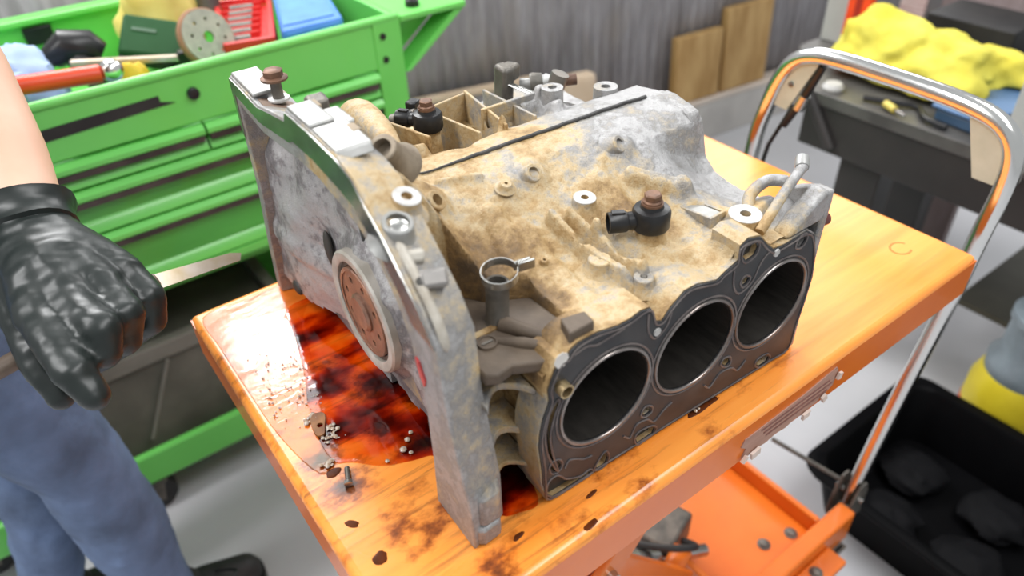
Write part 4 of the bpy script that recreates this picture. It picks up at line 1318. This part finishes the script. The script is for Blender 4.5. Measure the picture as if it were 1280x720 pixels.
# hose clamp sits on the pipe stub
r = thing('hose_clamp', 'bare steel spring hose clamp resting on the dark pipe stub', 'clamp', (0.1775, 0.1185, TZ + .185))
CL = (.1775, .1185, TZ + .1965)
tilt = Matrix.Rotation(.10, 3, 'X') @ Matrix.Rotation(-.10, 3, 'Y')
def cpt(a, rr, z):
    return V(CL) + tilt @ V((rr * math.cos(a), rr * math.sin(a), z))
mb = MB()
NN = 44
A0, A1 = -.15, 2 * math.pi - .45
L0 = [[cpt(A0 + (A1 - A0) * k / NN, .0138, -.0036), cpt(A0 + (A1 - A0) * k / NN, .0146, -.0036), cpt(A0 + (A1 - A0) * k / NN, .0146, .0036), cpt(A0 + (A1 - A0) * k / NN, .0138, .0036)] for k in range(NN + 1)]
mb.loft(L0)
part(r, 'band', mb, STEEL, True, 40)
for k, (dx, dy) in enumerate(((.0205, -.0015), (.0205, -.0072))):
    part(r, 'ear', MB().obox(V(CL) + V((dx, dy, .001 + .002 * k)), (.014, .0022, .009), tilt @ Matrix.Rotation(-.25, 3, 'Z')), STEEL, True, bev=.0006)

# ------------------------------------------------------------------ green tool cart
gc = thing('tool_cart', 'green rolling tool cart with drawers and a full open top tray', 'tool cart', (0.05, 1.2, 0.0))
X0, X1, Y0, Y1 = -0.55, 0.575, 1.0, 1.44
FT = MB()
FT.box(X0, X1, Y0, Y0 + .012, .808, .895)                    # front wall of the tray
part(gc, 'tray_front', FT, GREEN, False, bev=.002)
part(gc, 'tray_lip', MB().tube([(X0, Y0 + .004, .897), (X1, Y0 + .004, .897)], .008, 12), GREEN)
part(gc, 'tray_back', MB().box(X0, X1, Y1 - .012, Y1, .78, .905), GREEN, False, bev=.003)
part(gc, 'tray_back_lip', MB().box(X0, X1, Y1 - .03, Y1 + .01, .9055, .917), GREEN, False, bev=.003)
part(gc, 'tray_floor', MB().box(X0, X1 - .013, Y0 + .0125, Y1 - .0125, .795, .807), GREEN, False)
part(gc, 'tray_side', MB().box(X1 - .012, X1, Y0 + .0125, Y1 - .0125, .78, .900), GREEN, False, bev=.003)
part(gc, 'tray_side', MB().box(X0, X0 + .012, Y0 + .0125, Y1 - .0125, .809, .895), GREEN, False, bev=.003)
part(gc, 'cart_side', MB().box(X1 - .020, X1, Y0 + .02, Y1, .12, .7795), GREEN, False, bev=.003)
part(gc, 'cart_side', MB().box(X0, X0 + .020, Y0 + .02, Y1, .12, .794), GREEN, False, bev=.003)
part(gc, 'corner_post', MB().box(.520, X1 + .002, Y0 - .003, Y0 + .0125, .12, .8945), GREEN, False, bev=.002)
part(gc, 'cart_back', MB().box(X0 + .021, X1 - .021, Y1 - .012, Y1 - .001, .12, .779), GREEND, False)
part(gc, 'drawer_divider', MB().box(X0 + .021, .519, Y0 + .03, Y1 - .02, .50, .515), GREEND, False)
for z in (.869, .825):
    part(gc, 'rivet', MB().lathe([(0, 0), (.006, 0), (.006, .003), (0, .004)], (.5375, Y0 - .003, z), (0, -1, 0), 12), BLK)
part(gc, 'lock', MB().lathe([(0, 0), (.010, 0), (.010, .006), (.007, .008), (0, .008)], (.181, Y0, .858), (0, -1, 0), 18), BLK, label='black round lock')
slot = [(-.075, .842), (.128, .8505), (.150, .8510), (.128, .8575), (.128, .8680), (-.052, .8620), (-.055, .8540), (-.072, .8540), (-.085, .8640), (-.095, .852)]
part(gc, 'nameplate', MB().prism(slot, 'y', Y0 - .0015, Y0 - .0001), BLKM, False, label='black strip with notched end on the tray front')
def drawer(x0, x1, z0, z1, lip=.020):
    f = MB()
    f.box(x0, x1, Y0 + .010, Y0 + .020, z0, z1 - lip - .010)
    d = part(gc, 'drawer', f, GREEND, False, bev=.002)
    # rolled pull lip and a dark strip painted as the shadow gap below it
    prof = [(Y0 + .012, z1 - .002), (Y0 - .002, z1 - .003), (Y0 - .010, z1 - .010), (Y0 - .010, z1 - lip + .003), (Y0 - .007, z1 - lip), (Y0 + .012, z1 - lip + .002)]
    m = MB()
    m.prism(prof, 'x', x0, x1)
    p = part(d, 'pull_lip', m, GREEN, True, 30)
    g = MB().box(x0 + .003, x1 - .003, Y0 - .006, Y0 + .009, z1 - lip - .0125, z1 - lip - .0003)
    part(d, 'grip_shadow', g, GRIPSHADE, False, bev=.001)
    m2 = MB().prism([(Y0 - .002, z0), (Y0 + .0098, z0 - .0005), (Y0 + .0098, z0 + .020), (Y0 + .004, z0 + .014)], 'x', x0, x1)
    part(d, 'drawer_flange', m2, GREEN, True, 30)
drawer(X0 + .02, .180, .757, .8055)
drawer(.184, .518, .757, .8055)
drawer(X0 + .02, .518, .672, .754)
drawer(X0 + .02, .518, .553, .669)
part(gc, 'bottom_flange', MB().box(X0 + .02, .519, Y0 - .002, Y0 + .02, .530, .549), GREEN, False, bev=.003)
# open bay below, with shelf lip
part(gc, 'shelf_lip', MB().box(X0, X1, Y0 - .012, Y0 + .006, .092, .172), GREEN, False, bev=.006)
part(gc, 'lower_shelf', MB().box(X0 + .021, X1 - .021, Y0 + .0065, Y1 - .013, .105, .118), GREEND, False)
# folded side shelf on the right with its triangular bracket
sx0, sx1 = X1 + .003, .722
part(gc, 'side_shelf', MB().prism([(sx0, Y0 - .004), (sx1, Y0 - .010), (sx1, Y0 + .36), (sx0, Y0 + .36)], 'z', .886, .898), GREEN, False, bev=.003)
part(gc, 'shelf_bracket', MB().prism([(sx0, .79), (sx0 + .010, .79), (sx1, .8855), (sx1 - .022, .8855)], 'y', Y0 - .004, Y0 + .05), GREEN, False, bev=.001)
part(gc, 'shelf_bracket_web', MB().prism([(sx0, .800), (sx1 - .024, .8855), (sx0, .8855)], 'y', Y0 + .050, Y0 + .056), GREEN, False)
part(gc, 'rubber_stop', MB().lathe([(0, 0), (.014, 0), (.014, .010), (.010, .014), (0, .014)], (.628, Y0 + .035, .898), (0, 0, 1), 16), BLK)
for x, y in ((-.45, 1.06), (-.155, 1.03), (-.45, 1.38), (.48, 1.06), (.48, 1.38)):
    if x == -.155:
        continue
    caster(gc, x, y, .044, .032, .0915)
# left one visible beyond the leg
caster(gc, -.14, 1.015, .044, .034, .0915)
# side rail bumper (brown grey edge below drawers)

TF = .8075
# contents of the tray
solo('blue_towel', lump((-.055, 1.20, TF + .042), (.080, .085, .080), 3.1, .30), BLUEC, 'crumpled pale blue towel at the left end of the tool cart tray', 'towel')
solo('blue_shop_cloth', lump((.07, 1.050, TF + .024), (.085, .022, .050), 8.4, .28, 2.2), BLUEC, 'small blue-white cloth tucked behind the red bar in the tool cart tray', 'cloth')
r = thing('breaker_bar', 'red-sleeved breaker bar with a chrome ball end, propped on the tool cart rim', 'breaker bar', (0.0, 1.05, TF))
part(r, 'sleeve', MB().tube([(-.36, 1.075, .935), (-.069, 1.062, .916), (.066, 1.056, .905)], .0145, 16), REDO, label='red tubular sleeve')
part(r, 'head', MB().ell((.083, 1.055, .906), (.0185, .0175, .0185), 20, 14), CHROME, label='polished ball-shaped head')
r = thing('impact_wrench', 'black impact wrench lying among the tools beside the blue towel', 'wrench', (.06, 1.24, TF))
part(r, 'body', MB().tube([(.025, 1.27, .882), (.050, 1.26, .898), (.085, 1.255, .890), (.102, 1.25, .876)], [.022, .030, .030, .020], 14), BLK)
part(r, 'grip', MB().tube([(.060, 1.255, .882), (.072, 1.22, .852), (.080, 1.19, .835)], [.022, .020, .022], 12), BLKM)
part(r, 'nose', MB().tube([(.010, 1.275, .872), (.030, 1.268, .884)], [.012, .016], 12), IRON)
part(r, 'trigger', MB().obox((.060, 1.213, .868), (.014, .02, .012)), IRON, True, bev=.003)
r = thing('pry_bar', 'flat grey pry bar with a black tip lying across the tool tray', 'pry bar', (.14, 1.15, TF))
part(r, 'blade', MB().obox((.135, 1.14, .886), (.20, .014, .010), Matrix.Rotation(-.30, 3, 'Z') @ Matrix.Rotation(.10, 3, 'Y')), STOOL, True, bev=.002)
part(r, 'tip', MB().obox((.212, 1.115, .880), (.026, .020, .022), Matrix.Rotation(-.30, 3, 'Z')), BLK, True, bev=.003)
r = thing('green_case', 'dark green plastic case tilted among the tools in front of the pale yellow cloth', 'case', (.20, 1.21, TF))
rt = Matrix.Rotation(.62, 3, 'X') @ Matrix.Rotation(-.48, 3, 'Z')
part(r, 'lid', MB().obox((.188, 1.195, .895), (.115, .085, .016), rt), DGREEN, True, bev=.006)
part(r, 'base', MB().obox(V((.188, 1.195, .895)) + rt @ V((0, 0, -.020)), (.118, .088, .022), rt), BLK, True, bev=.005)
part(r, 'latch', MB().obox(V((.188, 1.195, .895)) + rt @ V((-.02, .01, .0085)), (.04, .007, .002), rt), mat('latch_print', (0.06, 0.13, 0.07), 0.6), False)
solo('yellow_tray_cloth', lump((.225, 1.305, TF + .065), (.070, .040, .110), 5.2, .28, 1.8), YELP, 'pale yellow cloth standing up behind the grinding disc in the tool tray', 'cloth')
solo('yellow_scrap', lump((.120, 1.105, TF + .040), (.026, .018, .048), 2.2, .2), mat('yellow_scrap_plastic', (0.75, 0.50, 0.02), 0.5), 'small yellow scrap poking out beside the chrome ball', 'scrap')
# abrasive disc
r = thing('grinding_disc', 'worn grey grinding disc with a centre hole, standing on edge in the tool tray', 'disc', (.25, 1.10, TF))
dc = V((.250, 1.085, .912))
dn = V((.30, -.86, .42)).normalized()
q = V((0, 0, 1)).rotation_difference(dn)
dh = [circ((0, 0), .010, 20)]
for k in range(8):
    a = 2 * math.pi * k / 8
    dh.append(circ((.030 * math.cos(a), .030 * math.sin(a)), .0032, 8))
mpd = lambda p, t: tuple(dc + q @ V((p[0], p[1], t)))
part(r, 'face', MB().prism(circ((0, 0), .0465, 40), 'z', 0.0, .006, dh, mp=mpd), DISCM, True, 30)
part(r, 'rim', MB().lathe([(.0360, -.012), (.049, -.012), (.0515, -.005), (.0500, .002), (.0470, .0035), (.0470, -.0001), (.0360, -.0001)], dc, dn, 40, closed=True), DISCR, True, label='brown worn edge')
# red socket case, open
r = thing('socket_case', 'open red socket case with dark sockets in moulded slots, behind the grinding disc', 'case', (.34, 1.19, TF))
part(r, 'tray', MB().prism([(.262, 1.075), (.352, 1.055), (.445, 1.30), (.345, 1.34)], 'z', TF + .0005, .882), RED, False, bev=.006)
part(r, 'tray_wall', MB().prism([(.268, 1.070), (.356, 1.050), (.450, 1.305), (.342, 1.345)], 'z', .882, .899, [[(.276, 1.080), (.345, 1.063), (.436, 1.295), (.350, 1.33)]]), RED, False, bev=.003)
for k in range(6):
    t = k / 6
    bx, by = .292 + .085 * t, 1.10 + .21 * t
    part(r, 'socket', MB().tube([(bx - .010, by, .892), (bx + .032, by - .012, .892)], .0085, 12), IRON, label='dark steel socket')
    part(r, 'slot_wall', MB().obox((bx + .012 + .007, by + .0150, .890), (.075, .004, .014), Matrix.Rotation(-.25, 3, 'Z')), RED, False)
# blue case
r = thing('blue_case', 'closed blue plastic case beside the red socket case in the tool tray', 'case', (.43, 1.12, TF))
bq = [(.358, 1.022), (.476, 1.020), (.548, 1.28), (.450, 1.30)]
part(r, 'base', MB().prism(bq, 'z', TF + .0005, .880), NAVY, False, bev=.004)
part(r, 'lid', MB().prism(bq, 'z', .8805, .914), BLUE, False, bev=.010)
part(r, 'lid_panel', MB().prism([(.370, 1.04), (.466, 1.037), (.528, 1.262), (.454, 1.282)], 'z', .9142, .9165), mat('blue_lid_panel', (0.10, 0.27, 0.68), 0.45, spec=0.3), False, bev=.002)
solo('magnet_tray', MB().obox((.028, Y1 - .0185, .882), (.050, .010, .034)), BLK, 'small black square magnet stuck on the inside back wall of the tool tray', 'magnet', bev=.003)
solo('brush_head', MB().lathe([(0, 0), (.022, 0), (.024, .03), (.018, .07), (0, .075)], (.318, 1.315, TF + .06), (.2, .1, 1), 18), IRON, 'dull brown brush head behind the red socket case', 'brush', base=(.318, 1.315, TF))
# things in the open bay
r = thing('storage_bin', 'dusty grey-brown storage bin on the lower shelf of the tool cart', 'bin', (-.05, 1.2, .118))
part(r, 'box', MB().prism([(-.42, 1.045), (.235, 1.045), (.235, 1.36), (-.42, 1.36)], 'z', .1185, .345, ), GREYBIN, False, bev=.006)
part(r, 'rim', MB().prism([(-.43, 1.035), (.245, 1.035), (.245, 1.37), (-.43, 1.37)], 'z', .3455, .385, [[(-.405, 1.06), (.22, 1.06), (.22, 1.345), (-.405, 1.345)]]), TAUPE, False, bev=.005)
solo('grey_rod', MB().tube([(-.10, 1.028, .173), (-.015, 1.0255, .350)], .004, 8), TAUPE, 'thin grey rod leaning on the front of the storage bin', 'rod')
for k, lab in enumerate(('oily black rag in the open bay behind the gloved hand', 'oily black rag in the open bay just right of the glove')):
    mb = lump((-.18 + .135 * k, 1.19, .402), (.062, .09, .042), k * 1.7, .25, 2)
    solo('oily_rag', mb, BLKM, lab, 'rag', 'black rags on the storage bin')
solo('green_bottle', MB().lathe([(0, 0), (.034, 0), (.036, .01), (.036, .085), (.014, .11), (.014, .13), (0, .13)], (.290, 1.10, .1185), (0, 0, 1), 20), mat('olive_plastic', (0.17, 0.21, 0.05), 0.4), 'olive bottle beside the storage bin under the drawers', 'bottle')

# ------------------------------------------------------------------ workbench on the right
wb = thing('workbench', 'black steel workbench with grey uprights, under the yellow towel', 'workbench', (1.7, .35, 0))
bx0, by1 = 1.40, .640
part(wb, 'bench_top', MB().prism([(bx0, -.45), (2.02, -.45), (2.02, .82), (1.62, .82), (bx0, by1)], 'z', .612, .640), BENCHT, False, bev=.003)
part(wb, 'apron', MB().box(bx0 + .004, bx0 + .020, -.45, by1 - .002, .508, .6115), BENCH, False, bev=.002)
for (x, y) in ((bx0 + .021, .43), (bx0 + .021, -.40), (1.92, .52), (1.92, -.40)):
    part(wb, 'leg', MB().box(x, x + .07, y, y + .10, 0.0005, .6115), BENCH, False, bev=.003)
part(wb, 'lower_shelf', MB().box(bx0 + .16, 1.92, -.45, .235, .185, .200), mat('olive_shelf', (0.075, 0.068, 0.045), 0.5), False, bev=.003)
part(wb, 'brace', MB().tube([(bx0 - .004, .632, .635), (bx0 - .004, .548, .525)], .012, 10), BENCH)
solo('steel_post', MB().box(1.69, 1.75, .745, .812, .6405, 1.25), GREYS, 'pale grey square steel post standing on the far corner of the workbench', 'post', bev=.003)
part(wb, 'upright', MB().box(bx0 - .002, bx0 + .06, .165, .222, .600, 1.25), GREYS, False, bev=.003, label='pale grey upright post at the near side')
r = thing('spirit_level', 'red-orange spirit level standing on the far end of the workbench beside the pale post', 'level', (1.65, .70, .6405))
part(r, 'body', MB().prism([(1.64, .672), (1.665, .672), (1.665, .728), (1.64, .728)], 'z', .6405, 1.15), REDO, False, bev=.002)
part(r, 'label_strip', MB().prism([(1.6388, .692), (1.6399, .692), (1.6399, .708), (1.6388, .708)], 'z', .72, 1.0), mat('dark_red_strip', (0.38, 0.025, 0.012), 0.5), False)
yt = lump((1.575, .575, .690), (.075, .115, .090), 11.3, .30, 1.7, 90, 60)
for c, rr, sd0 in (((1.615, .455, .690), (.085, .125, .065), 6.1), ((1.555, .475, .672), (.06, .13, .055), 16.1), ((1.66, .372, .696), (.05, .085, .045), 26.1)):
    t_ = lump(c, rr, sd0, .32, 1.9, 90, 60)
    yt.add(t_.v, t_.f)
ytw = solo('yellow_towel', yt, YEL, 'bright yellow microfibre towel heaped on the workbench', 'towel', base=(1.6, .45, .69))
remesh(ytw, .005, 8)
r = thing('parts_tray', 'dull blue plastic parts tray under the yellow towel on the workbench', 'tray', (1.56, .38, .6405))
part(r, 'tray', MB().prism([(1.44, .275), (1.70, .245), (1.70, .345), (1.45, .375)], 'z', .6408, .668), NAVY, False, bev=.006)
part(r, 'rim', MB().prism([(1.435, .268), (1.708, .237), (1.708, .352), (1.445, .383)], 'z', .6685, .676), mat('blue_tray_rim', (0.10, 0.19, 0.36), 0.4), False, bev=.003)
solo('black_cable', MB().tube(catmull([(1.43, .52, .648), (1.45, .46, .650), (1.47, .42, .648), (1.43, .38, .648), (1.42, .33, .648)], 6, False), .006, 8), BLK, 'short black cable on the front edge of the workbench', 'cable')
r = thing('screwdriver', 'small screwdriver with yellow handle lying on the bench edge', 'screwdriver', (1.45, .46, .6405))
part(r, 'handle', MB().tube([(1.432, .470, .6500), (1.418, .440, .6500)], .008, 10), mat('screwdriver_yellow', (0.60, 0.48, 0.10), 0.4))
part(r, 'shaft', MB().tube([(1.418, .440, .6500), (1.407, .412, .6495)], .003, 8), STEEL)
solo('white_cap', MB().lathe([(0, 0), (.022, 0), (.024, .008), (.018, .016), (0, .016)], (1.432, .602 - .005, .6405), (0, 0, 1), 20), mat('white_plastic_cap', (0.45, 0.44, 0.42), 0.5), 'small white plastic cap on the far corner of the workbench', 'cap')
solo('parts_box', MB().box(1.82, 1.98, .41, .62, .6405, .725), BLKM, 'black open box at the back of the workbench behind the yellow towel', 'box', bev=.004)
solo('plastic_bag', lump((1.83, .325, .775), (.065, .065, .16), 3.7, .22, 2.2, 40, 30), CLEAR, 'cloudy clear plastic bag standing at the right on the workbench', 'bag')
cd_ = solo('striped_card', MB().box(2.035, 2.045, .73, .80, .0005, .90), mat('pinkish_card', (0.62, 0.50, 0.47), 0.7, 0, (0.45, 0.28, 0.26), 60, 0.45, 0.55, (0.1, 0.1, 3)), 'tall pinkish striped card standing behind the workbench', 'card')
solo('timber_stud', MB().box(2.06, 2.09, .48, .70, .0005, 1.0), mat('grey_timber', (0.30, 0.24, 0.235), 0.7, 0, (0.20, 0.15, 0.145), 20, stretch=(1, 1, .2)), 'weathered timber board standing behind the workbench', 'board')

# ------------------------------------------------------------------ drain pan, bucket
dpn = thing('drain_tub', 'large shallow black plastic tub on the floor by the cart handle', 'tub', (1.12, -.12, 0))
def rrect(x0, x1, y0, y1, r, n=6):
    P = []
    for (cx, cy, a0) in ((x1 - r, y1 - r, 0), (x0 + r, y1 - r, 90), (x0 + r, y0 + r, 180), (x1 - r, y0 + r, 270)):
        for k in range(n + 1):
            a = math.radians(a0 + 90 * k / n)
            P.append((cx + r * math.cos(a), cy + r * math.sin(a)))
    return P
tx0, tx1, ty0, ty1 = .915, 1.330, -.60, .185
L = [[(x, y, z) for x, y in rrect(tx0 + o, tx1 - o, ty0 + o, ty1 - o, .05)] for o, z in
     ((.040, .001), (.015, .125), (.000, .127), (-.004, .135), (.002, .139), (.020, .137), (.026, .130), (.050, .008))]
part(dpn, 'pan', MB().loft(L), mat('tub_black', (0.003, 0.003, 0.0035), 0.45, spec=0.05), True, 40)
for (x, y, s, k, lab) in ((1.03, .03, .055, 1.0, 'black rag in the black tub, close to the handle foot'), (1.17, .06, .06, 3.3, 'black rag in the black tub, nearest the yellow jug'),
                          (1.05, -.12, .06, 5.6, 'black rag in the black tub, nearest the camera'), (1.19, -.10, .06, 7.9, 'black rag in the black tub, in its middle')):
    solo('black_rag', lump((x, y, .032), (s, s, .024), k, .25, 2, 24, 14), mat('tub_rag', (0.006, 0.006, 0.007), 0.7, spec=0.1), lab, 'rag', 'black rags in the tub')
bk = thing('yellow_jug', 'yellow plastic jug with a blue-grey collar on the floor behind the tub', 'jug', (1.42, .03, 0))
part(bk, 'jug_body', MB().lathe([(0, .001), (.085, .001), (.092, .01), (.092, .16), (.08, .20), (.0, .20)], (1.43, .015, 0), (0, 0, 1), 30), YBUCK)
part(bk, 'collar', MB().lathe([(.0, .2005), (.078, .2005), (.080, .23), (.066, .25), (.066, .33), (.072, .335), (.072, .352), (0, .352)], (1.43, .015, 0), (0, 0, 1), 30), BGREY)
part(bk, 'jug_label', MB().lathe([(.0923, .07), (.0928, .07), (.0928, .10), (.0923, .10)], (1.43, .015, 0), (0, 0, 1), 30, closed=True), RED, label='red band low on the jug')

# ------------------------------------------------------------------ person
pe = thing('person', 'person in blue jeans with a bare forearm and black glove, reaching in from the left', 'person', (-.22, .75, 0))
# body surface: one continuous figure
mb = MB()
hipR, hipL = (-.285, .70, .86), (-.30, .86, .86)
kneeR, kneeL = (-.195, .715, .47), (-.27, .86, .47)
ankR, ankL = (-.185, .725, .09), (-.35, .85, .09)
chain(mb, [hipR, (-.235, .715, .66), kneeR, (-.188, .715, .30), ankR], [.098, .090, .064, .066, .048])
chain(mb, [hipL, (-.27, .865, .66), kneeL, (-.29, .86, .30), ankL], [.098, .086, .064, .062, .048])
jl = part(pe, 'jeans', mb, JEANS, True, 60, label='faded blue jeans')
capm = MB()
chain(capm, [hipR, hipL], [.105, .105])
chain(capm, [(-.295, .78, .88), (-.285, .78, .98)], [.135, .130])
jl.data.name = 'jeans'
import bmesh as _bm
def join_into(o, m2, root):
    b = _bm.new()
    b.from_mesh(o.data)
    off = V(root.location)
    vs_ = [b.verts.new(V(p) - off) for p in m2.v]
    for f in m2.f:
        try:
            b.faces.new([vs_[i] for i in f])
        except ValueError:
            pass
    _bm.ops.recalc_face_normals(b, faces=b.faces)
    b.to_mesh(o.data)
    b.free()
join_into(jl, capm, pe)
remesh(jl, .008, 10)
tx = bpy.data.textures.new('denim_folds', 'CLOUDS')
tx.noise_scale = .055
dm = jl.modifiers.new('folds', 'DISPLACE')
dm.texture = tx
dm.strength = .012
dm.mid_level = .5
# upper body, head, arms
mb = MB()
shR, shL = (-.205, .625, 1.36), (-.24, .985, 1.37)
chain(mb, [(-.285, .78, .99), (-.255, .79, 1.18), (-.225, .80, 1.33)], [.128, .140, .125])
chain(mb, [shR, (-.225, .80, 1.38), shL], [.062, .085, .062])
chain(mb, [(-.222, .80, 1.40), (-.195, .80, 1.50)], [.058, .054])
chain(mb, [shR, (-.15, .74, 1.25), (-.100, .840, 1.155)], [.055, .048, .042])
chain(mb, [(-.100, .840, 1.155), (-.098, .680, 1.062), (-.0945, .584, 1.006), (-.1000, .512, .9645)], [.042, .046, .040, .0355])
chain(mb, [shL, (-.245, 1.03, 1.22), (-.22, 1.05, 1.08), (-.15, 1.0, .985), (-.10, .96, .94)], [.055, .047, .041, .037, .028])
chain(mb, [(-.175, .80, 1.585), (-.150, .80, 1.62)], [.080, .086])
chain(mb, [(-.135, .80, 1.54), (-.110, .80, 1.525)], [.055, .045])
bd = part(pe, 'body', mb, SKIN, True, 60)
remesh(bd, .007, 6)
fc = MB()
fc.ell((-.068, .80, 1.59), (.016, .014, .022), 12, 8)
part(pe, 'nose', fc, SKIN)
for s in (-1, 1):
    part(pe, 'eye', MB().ell((-.078, .80 + s * .032, 1.617), (.010, .013, .009), 12, 8), mat('eye_white', (0.7, 0.7, 0.68), 0.2))
    part(pe, 'ear', MB().ell((-.155, .80 + s * .086, 1.60), (.020, .008, .030), 12, 8), SKIN)
part(pe, 'mouth', MB().ell((-.074, .80, 1.548), (.008, .024, .006), 12, 8), mat('lips', (0.5, 0.2, 0.17), 0.5))
part(pe, 'hair', MB().ell((-.178, .80, 1.650), (.092, .091, .070), 22, 14), HAIR)
sh_ = MB()
chain(sh_, [(-.288, .78, .955), (-.257, .79, 1.18), (-.225, .80, 1.34)], [.137, .148, .132])
chain(sh_, [shR, (-.225, .80, 1.38), shL], [.070, .092, .070])
chain(sh_, [shR, (-.165, .68, 1.27)], [.066, .062])
chain(sh_, [shL, (-.245, 1.02, 1.25)], [.066, .062])
so = part(pe, 'shirt', sh_, SHIRT, True, 60, label='dark short-sleeved shirt')
remesh(so, .009, 6)
for (ax, ay) in ((ankR[0], ankR[1]), (ankL[0], ankL[1])):
    s = MB()
    chain(s, [(ax - .035, ay, .050), (ax + .06, ay, .042), (ax + .128, ay - .005, .034)], [.046, .043, .034])
    chain(s, [(ax - .005, ay, .085), (ax + .02, ay, .07)], [.046, .045])
    s.v = [(p[0], p[1], max(p[2], .014)) for p in s.v]
    shoe = part(pe, 'shoe', s, BLKM, True, 60, label='black lace-up shoe')
    part(shoe, 'sole', MB().prism(rrect(ax - .083, ax + .165, ay - .047, ay + .043, .04), 'z', .0005, .020), BLK, True, 30)
    lace = [(ax + .062, ay - .005, .084), (ax + .055, ay - .045, .098), (ax + .085, ay - .058, .105), (ax + .118, ay - .040, .094), (ax + .085, ay - .008, .084)]
    part(shoe, 'shoelace', MB().tube(catmull(lace, 5, False), .0028, 6), BLK)
# glove
gm = MB()
chain(gm, [(-.1008, .5040, .9600), (-.1013, .4960, .9560)], [.0385, .0380])
for b, rb in (((-.0480, .4200, .9285), .0200), ((-.0690, .4010, .9345), .0210), ((-.0950, .3870, .9385), .0210), ((-.1220, .3900, .9365), .0210)):
    chain(gm, [(-.1010, .4984, .9571), tuple(.55 * p + .45 * q for p, q in zip((-.1010, .4850, .9571), b)), b], [.0360, .0290, rb])
chain(gm, [(-.1050, .490, .948), (-.1283, .4500, .935), (-.1350, .425, .916)], [.034, .027, .021])
fing = {
    'index': ([(-.0480, .4200, .9285), (-.0356, .3940, .9122), (-.0436, .3874, .8912), (-.0627, .4040, .8701)], [.0180, .0162, .0148, .0125]),
    'middle': ([(-.0690, .4010, .9345), (-.0602, .3651, .9206), (-.0697, .3603, .9005), (-.0897, .3847, .8788)], [.0185, .0170, .0155, .0130]),
    'ring': ([(-.0950, .3870, .9385), (-.0836, .3454, .9315), (-.0890, .3383, .9120), (-.1056, .3609, .8908)], [.0185, .0172, .0155, .0130]),
    'little': ([(-.1220, .3900, .9365), (-.1187, .3519, .9287), (-.1135, .3205, .9159), (-.1085, .3027, .9007)], [.0190, .0175, .0168, .0135]),
    'thumb': ([(-.1350, .425, .916), (-.1394, .3823, .8883), (-.1346, .3613, .8698)], [.0200, .0150, .0125]),
}
for k_, (P, Rr) in fing.items():
    chain(gm, P, Rr)
# cuff flare
gl_ = part(pe, 'glove', gm, GLOVE, True, 60, label='black nitrile glove gripping the scraper')
remesh(gl_, .0032, 3)
tx2 = bpy.data.textures.new('glove_wrinkles', 'CLOUDS')
tx2.noise_scale = .042
dm = gl_.modifiers.new('wrinkles', 'DISPLACE')
dm.texture = tx2
dm.strength = .006
cuf = MB().lathe([(.0385, 0), (.0425, .003), (.0410, .010), (.0415, .020), (.0455, .030), (.0440, .030), (.0400, .020), (.0385, .010)], (-.1012, .496, .9555), (.12, .83, .54), 30, closed=True)
cuf.v = [(p[0] + .003 * noise.noise(V(p) * 30), p[1], p[2] + .003 * noise.noise(V(p) * 26 + V((4, 1, 0)))) for p in cuf.v]
part(pe, 'glove_cuff', cuf, GLOVE, True, 60, label='rolled cuff of the black glove')

# scraper held in the hand
sc = thing('scraper', 'long flat steel scraper with a stained blade, held in the black glove', 'scraper', (-.05, .42, .89))
d0, d1 = V((-.1867, .4105, .883)), V((-.020, .447, .8915))
part(sc, 'handle', MB().tube([d0, d0.lerp(d1, .5), d1], [.0085, .0095, .0085], 12), mat('scraper_handle', (0.17, 0.125, 0.09), 0.5, 0.1, (0.11, 0.08, 0.06), 30))
bl = [V((-.0237, .4420, .8845)), V((.0652, .4563, .8725)), V((.0690, .4600, .8785)), V((.0590, .4655, .8800)), V((-.0200, .4520, .8965))]
nrm = (bl[1] - bl[0]).cross(bl[4] - bl[0]).normalized() * .0012
part(sc, 'blade', MB().loft([[p - nrm for p in bl], [p + nrm for p in bl]]), STOOL, True, 30, label='stained steel blade')
